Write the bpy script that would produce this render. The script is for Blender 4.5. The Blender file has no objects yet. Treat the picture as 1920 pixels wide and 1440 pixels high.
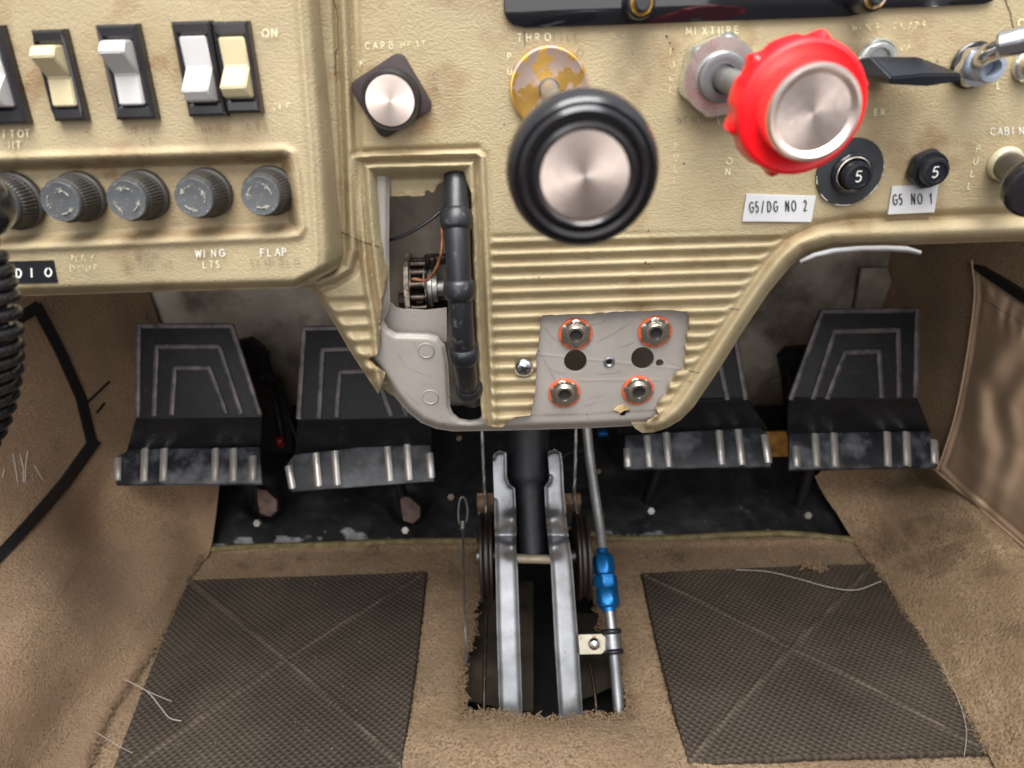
import bpy, bmesh, math, random
import numpy as np
from mathutils import Vector, Matrix
from mathutils.bvhtree import BVHTree
random.seed(5); rng = np.random.default_rng(5)
S = bpy.context.scene; C = S.collection
# ------------------------------------------------------------------ camera
F = 1332.0; PITCH = 23.0; ROLL = -1.8
CAM = Vector((0, 0, 0.5))
Rm = Matrix.Rotation(math.radians(90 - PITCH), 3, 'X') @ Matrix.Rotation(math.radians(ROLL), 3, 'Z')
cd = bpy.data.cameras.new('camera'); cam = bpy.data.objects.new('camera', cd); C.objects.link(cam)
cam.matrix_world = Matrix.Translation(CAM) @ Rm.to_4x4()
cd.sensor_width = 36; cd.lens = 36 * F / 1920; cd.clip_start = 0.01; cd.clip_end = 50
cd.dof.use_dof = True; cd.dof.focus_distance = 0.42; cd.dof.aperture_fstop = 10.5
S.camera = cam
# ------------------------------------------------------------------ light
w = bpy.data.worlds.new('World'); S.world = w; w.use_nodes = True
nt = w.node_tree; bg = nt.nodes['Background']
tc = nt.nodes.new('ShaderNodeTexCoord'); sx = nt.nodes.new('ShaderNodeSeparateXYZ'); cr = nt.nodes.new('ShaderNodeValToRGB')
mr = nt.nodes.new('ShaderNodeMapRange'); mr.inputs['From Min'].default_value = -1; mr.inputs['From Max'].default_value = 1
nt.links.new(tc.outputs['Generated'], sx.inputs[0]); nt.links.new(sx.outputs['Z'], mr.inputs['Value'])
nt.links.new(mr.outputs[0], cr.inputs[0]); nt.links.new(cr.outputs[0], bg.inputs[0])
cr.color_ramp.elements[0].position = .35; cr.color_ramp.elements[0].color = (.16, .14, .13, 1)
cr.color_ramp.elements[1].position = .62; cr.color_ramp.elements[1].color = (.93, .95, 1.0, 1)
bg.inputs[1].default_value = 0.76
def area(name, loc, target, size, power, col, sy=None):
    l = bpy.data.lights.new(name, 'AREA'); l.energy = power; l.color = col; l.size = size
    if sy: l.shape = 'RECTANGLE'; l.size_y = sy
    o = bpy.data.objects.new(name, l); C.objects.link(o); o.location = loc
    o.rotation_euler = (Vector(target) - Vector(loc)).to_track_quat('-Z', 'Y').to_euler(); return o
area('window_light', (-.55, -.75, 1.35), (0, .4, .3), .9, 5, (1, .97, .94))
area('window_light', (.85, -.35, 1.15), (0, .4, .25), .6, 3.5, (.90, .95, 1))
area('rear_fill_light', (-.1, -1.25, .72), (.1, .5, .25), 1.1, 8.5, (1, .97, .95))  # added fill lamp behind the camera, brightens knob faces and side wall
area('floor_fill_light', (.0, -.28, 1.5), (0, .52, 0), .85, 36, (1, .97, .93))  # added overhead lamp that brightens the floor, not a real roof window
area('windscreen_light', (.05, .05, 1.5), (0, .42, .4), .9, 5, (.86, .93, 1), .35)
vs = S.view_settings; vs.view_transform = 'Standard'; vs.look = 'None'; vs.exposure = 0; vs.gamma = 1
vs.use_curve_mapping = False
S.render.engine = 'CYCLES'
# ------------------------------------------------------------------ pixel / plane helpers
Rn = np.array(Rm)
def rays(X, Y):
    d = np.stack([(X - 960) / F, -(Y - 720) / F, -np.ones_like(X, dtype=float)], -1)
    return d @ Rn.T
class Plane:
    """a real flat surface: origin, right, up and outward normal"""
    def __init__(s, p0, ex, n):
        s.p0 = Vector(p0); s.n = Vector(n).normalized(); s.ex = Vector(ex).normalized()
        s.ex = (s.ex - s.n * s.ex.dot(s.n)).normalized(); s.ey = s.n.cross(s.ex)
    def ats(s, X, Y, W=0.0):
        X = np.asarray(X, float); Y = np.asarray(Y, float)
        d = rays(X, Y); n = np.array(s.n)
        k = ((np.array(s.p0) - np.array(CAM)) @ n + W) / (d @ n)
        return np.array(CAM) + d * k[..., None]
    def at(s, x, y, w=0.0): return Vector(s.ats(np.array([x]), np.array([y]), w)[0])
    def M(s, p, rot=0.0):
        m = Matrix((s.ex, s.ey, s.n)).transposed().to_4x4() @ Matrix.Rotation(rot, 4, 'Z')
        m.translation = p; return m
    def F(s, x, y, w=0, rot=0): return s.M(s.at(x, y, w), rot)
    def px(s, x, y, w=0): return depth(s.at(x, y, w)) / F
def depth(p): return -((Rm.transposed() @ (p - CAM)).z)
a = math.radians(5.6)
def dray(x, y, zc):
    """point seen at pixel (x,y) at camera depth zc"""
    d = rays(np.array([x * 1.0]), np.array([y * 1.0]))[0]
    return CAM + Vector(d) * zc
p0 = dray(960, 400, 1); t = .32 / (p0 - CAM).y; p0 = CAM + (p0 - CAM) * t
CP = Plane(p0, (1, 0, 0), (0, -math.cos(a), -math.sin(a)))          # centre panel
LP = Plane((0, .293, .5), (1, 0, 0), (0, -1, 0))                     # switch panel
FL = Plane((0, 0, 0), (1, 0, 0), (0, 0, 1))                          # floor
# ------------------------------------------------------------------ object helpers
def link(o, parent=None):
    C.objects.link(o)
    if parent is not None: o.parent = parent
    return o
def tag(o, label=None, cat=None, group=None, kind=None):
    for k, v in (('label', label), ('category', cat), ('group', group), ('kind', kind)):
        if v: o[k] = v
    return o
def thing(name, M, label, cat, group=None):
    o = bpy.data.objects.new(name, None); o.empty_display_size = .01; link(o)
    o.matrix_world = M if isinstance(M, Matrix) else Matrix.Translation(M)
    return tag(o, label, cat, group)
def obj(name, me, mats, parent=None, smooth=True):
    """me: mesh or bmesh"""
    if isinstance(me, bmesh.types.BMesh):
        m = bpy.data.meshes.new(name); me.normal_update(); me.to_mesh(m); me.free(); me = m
    me.name = name
    if not isinstance(mats, (list, tuple)): mats = [mats]
    for mm in mats: me.materials.append(mm)
    if smooth:
        me.polygons.foreach_set('use_smooth', [True] * len(me.polygons))
        me.set_sharp_from_angle(angle=math.radians(38))
    o = bpy.data.objects.new(name, me); return link(o, parent)
def add(bm, verts, faces, mi=0, M=None):
    vs_ = [bm.verts.new(M @ Vector(v) if M else Vector(v)) for v in verts]
    for f in faces:
        try: bm.faces.new([vs_[i] for i in f]).material_index = mi
        except ValueError: pass
    return vs_
def lathe(bm, prof, n=48, M=None, mi=0, rf=None, cap=True):
    vs_ = []
    for r, z in prof:
        row = []
        for i in range(n):
            t = 2 * math.pi * i / n; rr = rf(t, r, z) if rf else r
            p = Vector((rr * math.cos(t), rr * math.sin(t), z)); row.append(bm.verts.new(M @ p if M else p))
        vs_.append(row)
    for a_, b_ in zip(vs_, vs_[1:]):
        for i in range(n):
            j = (i + 1) % n; bm.faces.new((a_[i], a_[j], b_[j], b_[i])).material_index = mi
    if cap:
        bm.faces.new(vs_[0][::-1]).material_index = mi; bm.faces.new(vs_[-1]).material_index = mi
def box(bm, c, s, M=None, mi=0, bev=0):
    b = bmesh.new(); bmesh.ops.create_cube(b, size=1)
    for v in b.verts: v.co = Vector((v.co.x * s[0] + c[0], v.co.y * s[1] + c[1], v.co.z * s[2] + c[2]))
    if bev: bmesh.ops.bevel(b, geom=b.edges[:], offset=bev, segments=2, affect='EDGES', profile=.6)
    idx = {v: i for i, v in enumerate(b.verts)}
    add(bm, [v.co.copy() for v in b.verts], [[idx[v] for v in f.verts] for f in b.faces], mi, M); b.free()
def prism(bm, poly, z0, z1, M=None, mi=0, bev=0, seg=2):
    b = bmesh.new(); vv = [b.verts.new((p[0], p[1], z0)) for p in poly]; f = b.faces.new(vv)
    r = bmesh.ops.extrude_face_region(b, geom=[f])
    top = [v for v in r['geom'] if isinstance(v, bmesh.types.BMVert)]
    for v in top: v.co.z = z1
    bmesh.ops.recalc_face_normals(b, faces=b.faces[:])
    if bev:
        es = [e for e in b.edges if all(v in top for v in e.verts)]
        bmesh.ops.bevel(b, geom=es, offset=bev, segments=seg, affect='EDGES', profile=.6)
    b.verts.index_update(); idx = {v: i for i, v in enumerate(b.verts)}
    add(bm, [v.co.copy() for v in b.verts], [[idx[v] for v in f.verts] for f in b.faces], mi, M); b.free()
def resample(pts, step):
    out = [Vector(pts[0])]
    for p, q in zip(pts, pts[1:]):
        p = Vector(p); q = Vector(q); n = max(1, int((q - p).length / step))
        for i in range(1, n + 1): out.append(p.lerp(q, i / n))
    return out
def spline(pts, n=8):
    P = [Vector(p) for p in pts]; P = [P[0] * 2 - P[1]] + P + [P[-1] * 2 - P[-2]]; out = []
    for i in range(1, len(P) - 2):
        a_, b_, c_, d_ = P[i - 1:i + 3]
        for k in range(n):
            t = k / n
            out.append(.5 * ((2 * b_) + (c_ - a_) * t + (2 * a_ - 5 * b_ + 4 * c_ - d_) * t * t + (-a_ + 3 * b_ - 3 * c_ + d_) * t ** 3))
    out.append(P[-2]); return out
def tube(bm, pts, r, n=10, mi=0, cap=True, M=None, flat=1.0, up=None):
    """r: number or function of 0..1"""
    pts = [Vector(p) for p in pts]; rows = []; nrm = None
    L = len(pts)
    for i, p in enumerate(pts):
        t = (pts[min(i + 1, L - 1)] - pts[max(i - 1, 0)]).normalized()
        if nrm is None:
            ref = Vector(up) if up is not None else (Vector((0, 0, 1)) if abs(t.z) < .9 else Vector((1, 0, 0)))
            nrm = (ref - t * ref.dot(t)).normalized()
        else: nrm = (nrm - t * nrm.dot(t)).normalized()
        bi = t.cross(nrm); rr = r(i / (L - 1)) if callable(r) else r
        row = []
        for k in range(n):
            an = 2 * math.pi * k / n
            q = p + nrm * (math.cos(an) * rr * flat) + bi * (math.sin(an) * rr)
            row.append(bm.verts.new(M @ q if M else q))
        rows.append(row)
    for a_, b_ in zip(rows, rows[1:]):
        for k in range(n):
            j = (k + 1) % n; bm.faces.new((a_[k], a_[j], b_[j], b_[k])).material_index = mi
    if cap:
        bm.faces.new(rows[0][::-1]).material_index = mi; bm.faces.new(rows[-1]).material_index = mi
def align(p, d, up=(0, 0, 1)):
    z = Vector(d).normalized(); x = Vector(up).cross(z)
    if x.length < 1e-4: x = Vector((1, 0, 0))
    x.normalize(); y = z.cross(x)
    m = Matrix((x, y, z)).transposed().to_4x4(); m.translation = p; return m
# ------------------------------------------------------------------ polygons and height fields
def sdf(poly, X, Y):
    """signed distance in pixels, positive outside"""
    P = np.array(poly, float); d = np.full(X.shape, 1e9); ins = np.zeros(X.shape, bool)
    for i in range(len(P)):
        ax, ay = P[i]; bx, by = P[(i + 1) % len(P)]
        ex, ey = bx - ax, by - ay; wx, wy = X - ax, Y - ay
        t = np.clip((wx * ex + wy * ey) / (ex * ex + ey * ey + 1e-12), 0, 1)
        d = np.minimum(d, (wx - ex * t) ** 2 + (wy - ey * t) ** 2)
        c = (ay > Y) != (by > Y)
        with np.errstate(divide='ignore', invalid='ignore'):
            xi = ax + (Y - ay) / (by - ay if by != ay else 1e-9) * ex
        ins ^= c & (X < xi)
    d = np.sqrt(d); return np.where(ins, -d, d)
def dline(poly, X, Y):
    d = np.full(X.shape, 1e9)
    for (ax, ay), (bx, by) in zip(poly, poly[1:]):
        ex, ey = bx - ax, by - ay; wx, wy = X - ax, Y - ay
        t = np.clip((wx * ex + wy * ey) / (ex * ex + ey * ey + 1e-12), 0, 1)
        d = np.minimum(d, (wx - ex * t) ** 2 + (wy - ey * t) ** 2)
    return np.sqrt(d)
def sstep(a_, b_, x):
    t = np.clip((x - a_) / (b_ - a_), 0, 1); return t * t * (3 - 2 * t)
def gau(d, s): return np.exp(-(d / s) ** 2)
def circ(cx, cy, r, n=28): return [(cx + r * math.cos(2 * math.pi * i / n), cy + r * math.sin(2 * math.pi * i / n)) for i in range(n)]
def rough(pts, amp, step=5):
    out = []
    for p, q in zip(pts, pts[1:]):
        L = math.dist(p, q); n = max(1, int(L / step))
        for i in range(n):
            t = i / n; j = amp if 0 < i else amp * .4
            out.append((p[0] + (q[0] - p[0]) * t + random.uniform(-j, j), p[1] + (q[1] - p[1]) * t + random.uniform(-j, j)))
    out.append(pts[-1]); return out
def snoise(X, Y, sc, seed=0, oct=3):
    """smooth value noise on numpy arrays"""
    r = np.random.default_rng(seed); out = np.zeros(X.shape); am = 1.0; tot = 0
    for o in range(oct):
        g = r.random((64, 64)); x = X / sc * 2 ** o; y = Y / sc * 2 ** o
        xi = np.floor(x).astype(int); yi = np.floor(y).astype(int); fx = x - xi; fy = y - yi
        fx = fx * fx * (3 - 2 * fx); fy = fy * fy * (3 - 2 * fy)
        v = (g[yi % 64, xi % 64] * (1 - fx) + g[yi % 64, (xi + 1) % 64] * fx) * (1 - fy) + (g[(yi + 1) % 64, xi % 64] * (1 - fx) + g[(yi + 1) % 64, (xi + 1) % 64] * fx) * fy
        out += v * am; tot += am; am *= .5
    return out / tot - .5
def hfield(name, pos, x0, x1, y0, y1, step, poly, holes, mat_, parent=None, skirt=.003, back=None, attr=None):
    """sheet cut to an outline with holes; pos(X,Y)->world points; skirt gives the sheet its thickness"""
    nx = int((x1 - x0) / step) + 1; ny = int((y1 - y0) / step) + 1
    X, Y = np.meshgrid(np.linspace(x0, x1, nx), np.linspace(y0, y1, ny))
    def SD(X, Y):
        s = sdf(poly, X, Y) if poly else np.full(X.shape, -1e6)
        for h in holes: s = np.maximum(s, -sdf(h, X, Y))
        return s
    if poly or holes:
        s = SD(X, Y)
        e = .5
        need = (s > 0) & (s < step * 3)
        for it in range(2):
            xs, ys = X[need], Y[need]; sv = SD(xs, ys)
            gx = (SD(xs + e, ys) - SD(xs - e, ys)) / (2 * e); gy = (SD(xs, ys + e) - SD(xs, ys - e)) / (2 * e)
            if it == 0: inside = s <= 0
            X[need] = xs - gx * np.maximum(sv, 0); Y[need] = ys - gy * np.maximum(sv, 0)
    else: inside = np.ones(X.shape, bool)
    kq = (inside[:-1, :-1] | inside[1:, :-1] | inside[:-1, 1:] | inside[1:, 1:])
    if poly or holes:
        far = s >= step * 3; kq &= ~(far[:-1, :-1] | far[1:, :-1] | far[:-1, 1:] | far[1:, 1:])
    idx = np.arange(nx * ny).reshape(ny, nx)
    q = np.stack([idx[:-1, :-1], idx[1:, :-1], idx[1:, 1:], idx[:-1, 1:]], -1)[kq]
    used, inv = np.unique(q, return_inverse=True); q = inv.reshape(-1, 4)
    xs = X.ravel()[used]; ys = Y.ravel()[used]
    P = pos(xs, ys); A = attr(xs, ys) if attr else None
    if skirt:
        e = np.concatenate([q[:, [0, 1]], q[:, [1, 2]], q[:, [2, 3]], q[:, [3, 0]]])
        key = e.min(1) * (len(used) + 1) + e.max(1); u_, ix, cnt = np.unique(key, return_index=True, return_counts=True)
        be = e[ix[cnt == 1]]; bv, binv = np.unique(be, return_inverse=True); be2 = binv.reshape(-1, 2)
        n0 = len(P); bp = P[bv] - np.array(back) * skirt
        P = np.concatenate([P, bp]); q = np.concatenate([q, np.stack([be[:, 1], be[:, 0], be2[:, 0] + n0, be2[:, 1] + n0], -1)])
        if A is not None: A = np.concatenate([A, A[bv]])
    me = bpy.data.meshes.new(name); me.vertices.add(len(P)); me.vertices.foreach_set('co', P.ravel())
    me.loops.add(len(q) * 4); me.loops.foreach_set('vertex_index', q.ravel())
    me.polygons.add(len(q)); me.polygons.foreach_set('loop_start', np.arange(len(q)) * 4); me.polygons.foreach_set('loop_total', np.full(len(q), 4))
    me.update(calc_edges=True); me.validate()
    me.polygons.foreach_set('use_smooth', [True] * len(me.polygons)); me.set_sharp_from_angle(angle=math.radians(60))
    if A is not None and len(me.vertices) == len(A):
        at_ = me.attributes.new('tone_mask', 'FLOAT', 'POINT'); at_.data.foreach_set('value', A.astype(np.float32))
    me.materials.append(mat_); o = bpy.data.objects.new(name, me)
    return link(o, parent)
# ------------------------------------------------------------------ materials
def lin(c): return tuple((v / 255 / 12.92 if v / 255 <= .04045 else ((v / 255 + .055) / 1.055) ** 2.4) for v in c)
def pmat(name, col, rough=.5, metal=0., var=.08, vs=30., bump=0., bs=800., col2=None, c2s=60., c2lo=.55, c2hi=.62, spec=.5, coat=0., attr_col=None, aniso=0., grain=None, sheen=0., weave=None, speck=None, r2=None):
    m = bpy.data.materials.new(name); m.use_nodes = True; n = m.node_tree.nodes; L = m.node_tree.links
    b = n['Principled BSDF']; b.inputs['Metallic'].default_value = metal; b.inputs['Specular IOR Level'].default_value = spec
    b.inputs['Coat Weight'].default_value = coat; b.inputs['Sheen Weight'].default_value = sheen
    tc = n.new('ShaderNodeTexCoord'); src = tc.outputs['Object']
    def noise(sc, det=4, rgh=.55, v=None):
        x = n.new('ShaderNodeTexNoise'); x.inputs['Scale'].default_value = sc; x.inputs['Detail'].default_value = det
        x.inputs['Roughness'].default_value = rgh; L.new(v or src, x.inputs['Vector']); return x
    def ramp(s, lo, hi):
        r = n.new('ShaderNodeMapRange'); r.inputs['From Min'].default_value = lo; r.inputs['From Max'].default_value = hi; L.new(s, r.inputs['Value']); return r.outputs[0]
    def mix(f, A, B, bt='MIX'):
        x = n.new('ShaderNodeMix'); x.data_type = 'RGBA'; x.blend_type = bt
        if isinstance(f, (float, int)): x.inputs[0].default_value = f
        else: L.new(f, x.inputs[0])
        for s_, v_ in ((6, A), (7, B)):
            if isinstance(v_, tuple): x.inputs[s_].default_value = (*v_[:3], 1)
            else: L.new(v_, x.inputs[s_])
        return x.outputs[2]
    def math_(op, A, B):
        x = n.new('ShaderNodeMath'); x.operation = op
        for i, v_ in enumerate((A, B)):
            if isinstance(v_, (int, float)): x.inputs[i].default_value = v_
            else: L.new(v_, x.inputs[i])
        return x.outputs[0]
    cur = tuple(col)
    nz = noise(vs, 5)
    lo = tuple(max(0, c * (1 - var * 2)) for c in col); hi = tuple(min(1, c * (1 + var * 2)) for c in col)
    cur = mix(ramp(nz.outputs[0], .3, .7), lo, hi)
    if speck:
        sn = noise(speck[0], 3, .7); cur = mix(ramp(sn.outputs[0], speck[1], speck[2]), cur, speck[3])
    if col2:
        n2 = noise(c2s, 8, .6); msk = ramp(n2.outputs[0], c2lo, c2hi); cur = mix(msk, cur, tuple(col2))
        if r2 is not None:
            rm_ = n.new('ShaderNodeMapRange'); rm_.inputs['To Min'].default_value = rough; rm_.inputs['To Max'].default_value = r2
            L.new(msk, rm_.inputs[0]); L.new(rm_.outputs[0], b.inputs['Roughness'])
    if attr_col:
        at_ = n.new('ShaderNodeAttribute'); at_.attribute_name = 'tone_mask'; n3 = noise(140, 6, .65)
        f = math_('MULTIPLY', at_.outputs['Fac'], ramp(n3.outputs[0], .2, .75)); cur = mix(f, cur, tuple(attr_col))
    L.new(cur, b.inputs['Base Color'])
    if r2 is None:
        rr = n.new('ShaderNodeMapRange'); rr.inputs['To Min'].default_value = max(0.02, rough - .07); rr.inputs['To Max'].default_value = min(1, rough + .1)
        L.new(noise(vs * 2.3, 6).outputs[0], rr.inputs[0]); L.new(rr.outputs[0], b.inputs['Roughness'])
    h = None
    if grain:
        mp = n.new('ShaderNodeMapping'); mp.inputs['Scale'].default_value = (grain[0] * .6, grain[0], grain[0]); L.new(src, mp.inputs[0])
        wn = noise(1.3, 2, .5, mp.outputs[0])
        mv = n.new('ShaderNodeVectorMath'); mv.operation = 'MULTIPLY_ADD'; mv.inputs[1].default_value = (.6, .6, .6)
        L.new(wn.outputs['Color'], mv.inputs[0]); L.new(mp.outputs[0], mv.inputs[2])
        vo = n.new('ShaderNodeTexVoronoi'); vo.feature = 'SMOOTH_F1'; vo.inputs['Scale'].default_value = 1.0; L.new(mv.outputs[0], vo.inputs['Vector'])
        g2 = noise(2.2, 3, .6, mp.outputs[0])
        h = math_('ADD', math_('MULTIPLY', vo.outputs['Distance'], -1.0), math_('MULTIPLY', g2.outputs[0], .9))
    elif weave:
        mp = n.new('ShaderNodeMapping'); mp.inputs['Rotation'].default_value = (0, 0, .7); L.new(src, mp.inputs[0])
        vo = n.new('ShaderNodeTexVoronoi'); vo.voronoi_dimensions = '2D'; vo.inputs['Randomness'].default_value = 0.06; vo.inputs['Scale'].default_value = weave; L.new(mp.outputs[0], vo.inputs['Vector'])
        h = math_('ADD', math_('MULTIPLY', ramp(vo.outputs['Distance'], .15, .5), -1.0), math_('MULTIPLY', noise(900).outputs[0], .35))
        cur = mix(math_('MULTIPLY', ramp(vo.outputs['Distance'], .28, .1), .55), cur, tuple(c * .45 for c in col)); L.new(cur, b.inputs['Base Color'])
    elif bump:
        h = noise(bs, 6, .7).outputs[0]
    if h is not None:
        bp = n.new('ShaderNodeBump'); bp.inputs['Strength'].default_value = 1.0; bp.inputs['Distance'].default_value = grain[1] if grain else bump
        L.new(h, bp.inputs['Height']); L.new(bp.outputs[0], b.inputs['Normal'])
    if aniso:
        b.inputs['Anisotropic'].default_value = aniso
        tg = n.new('ShaderNodeTangent'); tg.direction_type = 'RADIAL'; tg.axis = 'Z'; L.new(tg.outputs[0], b.inputs['Tangent'])
    return m
def worn(name, col, lo, hi, sc=900):
    """paint rubbed away in spots"""
    m = bpy.data.materials.new(name); m.use_nodes = True; n = m.node_tree.nodes; L = m.node_tree.links
    b = n['Principled BSDF']; b.inputs['Base Color'].default_value = (*col, 1); b.inputs['Roughness'].default_value = .6
    tc = n.new('ShaderNodeTexCoord'); x = n.new('ShaderNodeTexNoise'); x.inputs['Scale'].default_value = sc; x.inputs['Detail'].default_value = 3
    r = n.new('ShaderNodeMapRange'); r.inputs['From Min'].default_value = lo; r.inputs['From Max'].default_value = hi
    L.new(tc.outputs['Object'], x.inputs['Vector']); L.new(x.outputs[0], r.inputs[0]); L.new(r.outputs[0], b.inputs['Alpha']); return m
BEIGE = lin((165, 151, 119))
M = dict(
    vinyl=pmat('beige_vinyl', BEIGE, .58, var=.07, vs=14, grain=(1400, .00023), attr_col=lin((120, 84, 44)), col2=lin((150, 134, 101)), c2s=9, c2lo=.5, c2hi=.75),
    vinylR=pmat('beige_vinyl_rubbed', lin((162, 148, 117)), .58, var=.08, vs=16, grain=(1400, .00023), attr_col=lin((112, 78, 42)), col2=lin((146, 130, 98)), c2s=10, c2lo=.48, c2hi=.72),
    frame=pmat('grey_white_painted_metal', lin((146, 140, 134)), .42, var=.04, vs=25, col2=lin((140, 130, 120)), c2s=70, c2lo=.66, c2hi=.72, bump=.00006, bs=500, speck=(260, .68, .74, lin((120, 108, 96)))),
    backp=pmat('dusty_grey_metal', lin((128, 118, 106)), .6, var=.16, vs=40, bump=.0001, bs=400),
    firew=pmat('weathered_grey_firewall', lin((158, 150, 138)), .6, var=.2, vs=12, col2=lin((96, 84, 72)), c2s=11, c2lo=.44, c2hi=.60, bump=.0002, bs=200, speck=(120, .64, .7, lin((160, 154, 144)))),
    toe=pmat('black_painted_metal', lin((18, 18, 20)), .5, spec=.3, var=.3, vs=30, bump=.0002, bs=120, attr_col=lin((172, 172, 174)), speck=(90, .68, .72, lin((70, 60, 50)))),
    pedal=pmat('black_pedal_paint', lin((21, 22, 26)), .5, spec=.3, var=.2, vs=60, bump=.00012, bs=500, speck=(160, .62, .74, lin((58, 54, 52)))),
    pedalw=pmat('worn_black_pedal_paint', lin((34, 36, 42)), .36, var=.25, vs=50, bump=.00008, bs=300, col2=lin((112, 114, 120)), c2s=26, c2lo=.47, c2hi=.72, r2=.4),
    ridge=pmat('rubbed_dark_ridge', lin((84, 79, 79)), .45, metal=.3, var=.25, vs=90, col2=lin((50, 50, 52)), c2s=70, c2lo=.55, c2hi=.65),
    strip=pmat('bright_worn_strip', lin((214, 210, 204)), .32, metal=.75, var=.08, vs=60),
    alu=pmat('brushed_aluminium', lin((150, 152, 156)), .36, metal=.85, var=.12, vs=30, bump=.00006, bs=400, col2=lin((116, 112, 106)), c2s=45, c2lo=.5, c2hi=.8, speck=(150, .7, .75, lin((120, 110, 95)))),
    steel=pmat('dull_steel', lin((140, 138, 134)), .4, metal=.8, var=.12, vs=120),
    chrome=pmat('chrome', lin((225, 226, 228)), .14, metal=1, var=.02, vs=60),
    nickel=pmat('nickel', lin((220, 212, 198)), .24, metal=1, var=.05, vs=100),
    zinc=pmat('zinc_nut', lin((214, 216, 210)), .26, metal=.88, var=.06, vs=90),
    brass=pmat('brass_worn_plating', lin((240, 192, 104)), .26, metal=.9, var=.06, vs=50, col2=lin((214, 190, 178)), c2s=95, c2lo=.5, c2hi=.53, r2=.4),
    spun=pmat('spun_aluminium', lin((244, 226, 216)), .36, metal=1, var=.02, vs=200, aniso=.7),
    bblack=pmat('glossy_black_bakelite', lin((26, 24, 27)), .25, var=.1, vs=50, coat=.3),
    bplast=pmat('black_plastic', lin((27, 29, 35)), .3, var=.15, vs=80, bump=.00004, bs=500),
    bplate=pmat('dark_brown_black_plate', lin((48, 38, 38)), .4, var=.1, vs=80),
    matte=pmat('matte_black_paint', lin((42, 44, 48)), .55, var=.1, vs=120, bump=.00004, bs=900),
    fuse=pmat('worn_dark_grey_bakelite', lin((54, 51, 47)), .5, var=.15, vs=120, bump=.00005, bs=900),
    fusecap=pmat('grey_cap_face', lin((74, 76, 78)), .45, var=.08, vs=150, speck=(700, .62, .7, lin((140, 140, 140)))),
    white=pmat('white_rocker_plastic', lin((180, 178, 177)), .3, var=.02, vs=80),
    cream=pmat('cream_rocker_plastic', lin((186, 174, 140)), .32, var=.03, vs=80),
    red=pmat('red_knob_plastic', (.80, .006, .012), .3, var=.04, vs=80),
    label=pmat('white_label_film', lin((196, 197, 198)), .3, var=.01, vs=80),
    ink=pmat('black_ink', lin((22, 22, 24)), .4, var=.02), 
    wpaint=pmat('white_paint', lin((225, 224, 218)), .5, var=.04),
    glass=pmat('black_glass', (.006, .006, .008), .05, var=.02, coat=.5),
    rubber=pmat('grey_black_rubber', lin((26, 28, 32)), .36, var=.14, vs=90, bump=.00008, bs=500, speck=(200, .6, .8, lin((96, 96, 98)))),
    cord=pmat('glossy_black_cord', lin((24, 25, 30)), .18, var=.05, coat=.3),
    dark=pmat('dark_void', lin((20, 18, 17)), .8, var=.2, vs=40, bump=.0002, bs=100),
    chain=pmat('oily_chain_steel', lin((62, 54, 48)), .3, metal=.85, var=.3, vs=200),
    copper=pmat('rusty_copper_wire', lin((150, 98, 70)), .5, metal=.4, var=.3, vs=200),
    orange=pmat('red_orange_fibre', lin((196, 84, 42)), .5, var=.15, vs=300),
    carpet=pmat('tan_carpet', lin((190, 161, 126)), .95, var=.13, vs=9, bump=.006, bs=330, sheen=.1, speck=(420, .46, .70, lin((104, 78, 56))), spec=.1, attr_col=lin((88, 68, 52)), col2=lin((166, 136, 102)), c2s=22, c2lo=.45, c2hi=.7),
    carpetR=pmat('brown_carpet', lin((176, 147, 116)), .95, var=.12, vs=10, bump=.004, bs=420, sheen=.1, speck=(520, .46, .72, lin((98, 76, 60))), spec=.1, attr_col=lin((70, 58, 50)), col2=lin((160, 131, 104)), c2s=18, c2lo=.45, c2hi=.7),
    mat_=pmat('dark_brown_dimpled_vinyl', lin((71, 63, 55)), .55, spec=.3, var=.12, vs=12, bump=.0009, weave=205, attr_col=lin((118, 104, 90))),
    pocket=pmat('brown_pocket_vinyl', lin((172, 146, 121)), .85, var=.06, vs=14, bump=.00006, bs=900),
    tape=pmat('black_tape', lin((22, 20, 20)), .6, var=.1, vs=60),
    binding=pmat('olive_binding', lin((120, 108, 74)), .8, var=.2, vs=120, bump=.0006, bs=500),
    blue=pmat('blue_anodised', lin((18, 98, 158)), .3, metal=.6, var=.12, vs=120, speck=(420, .7, .74, lin((170, 180, 190)))),
    tubeg=pmat('grey_tube', lin((150, 150, 148)), .4, metal=.6, var=.08, vs=80),
    pulley=pmat('dark_red_brown_phenolic', lin((38, 27, 27)), .4, var=.2, vs=70),
    ochre=pmat('ochre_primer', lin((170, 120, 50)), .6, var=.25, vs=60),
    belly=pmat('dirty_belly_skin', lin((84, 76, 66)), .4, metal=.3, var=.3, vs=25, bump=.0003, bs=80),
    thread=pmat('white_thread', lin((168, 162, 152)), .7, var=.03),
    foil=pmat('torn_foam_backing', lin((120, 108, 84)), .8, var=.2, vs=80, bump=.0005, bs=300),
    skinred=pmat('red_cap', lin((120, 14, 18)), .4, var=.05),
    txt=worn('worn_white_lettering', lin((232, 226, 190)), .30, .42),
    txt2=worn('faint_lettering', lin((226, 218, 172)), .40, .52),
    txtg=worn('faint_grey_lettering', lin((120, 112, 96)), .36, .50),
    txtb=worn('faint_brown_lettering', lin((134, 98, 62)), .36, .50),
    crack=pmat('dark_crack', lin((50, 36, 26)), .9),
)
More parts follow.
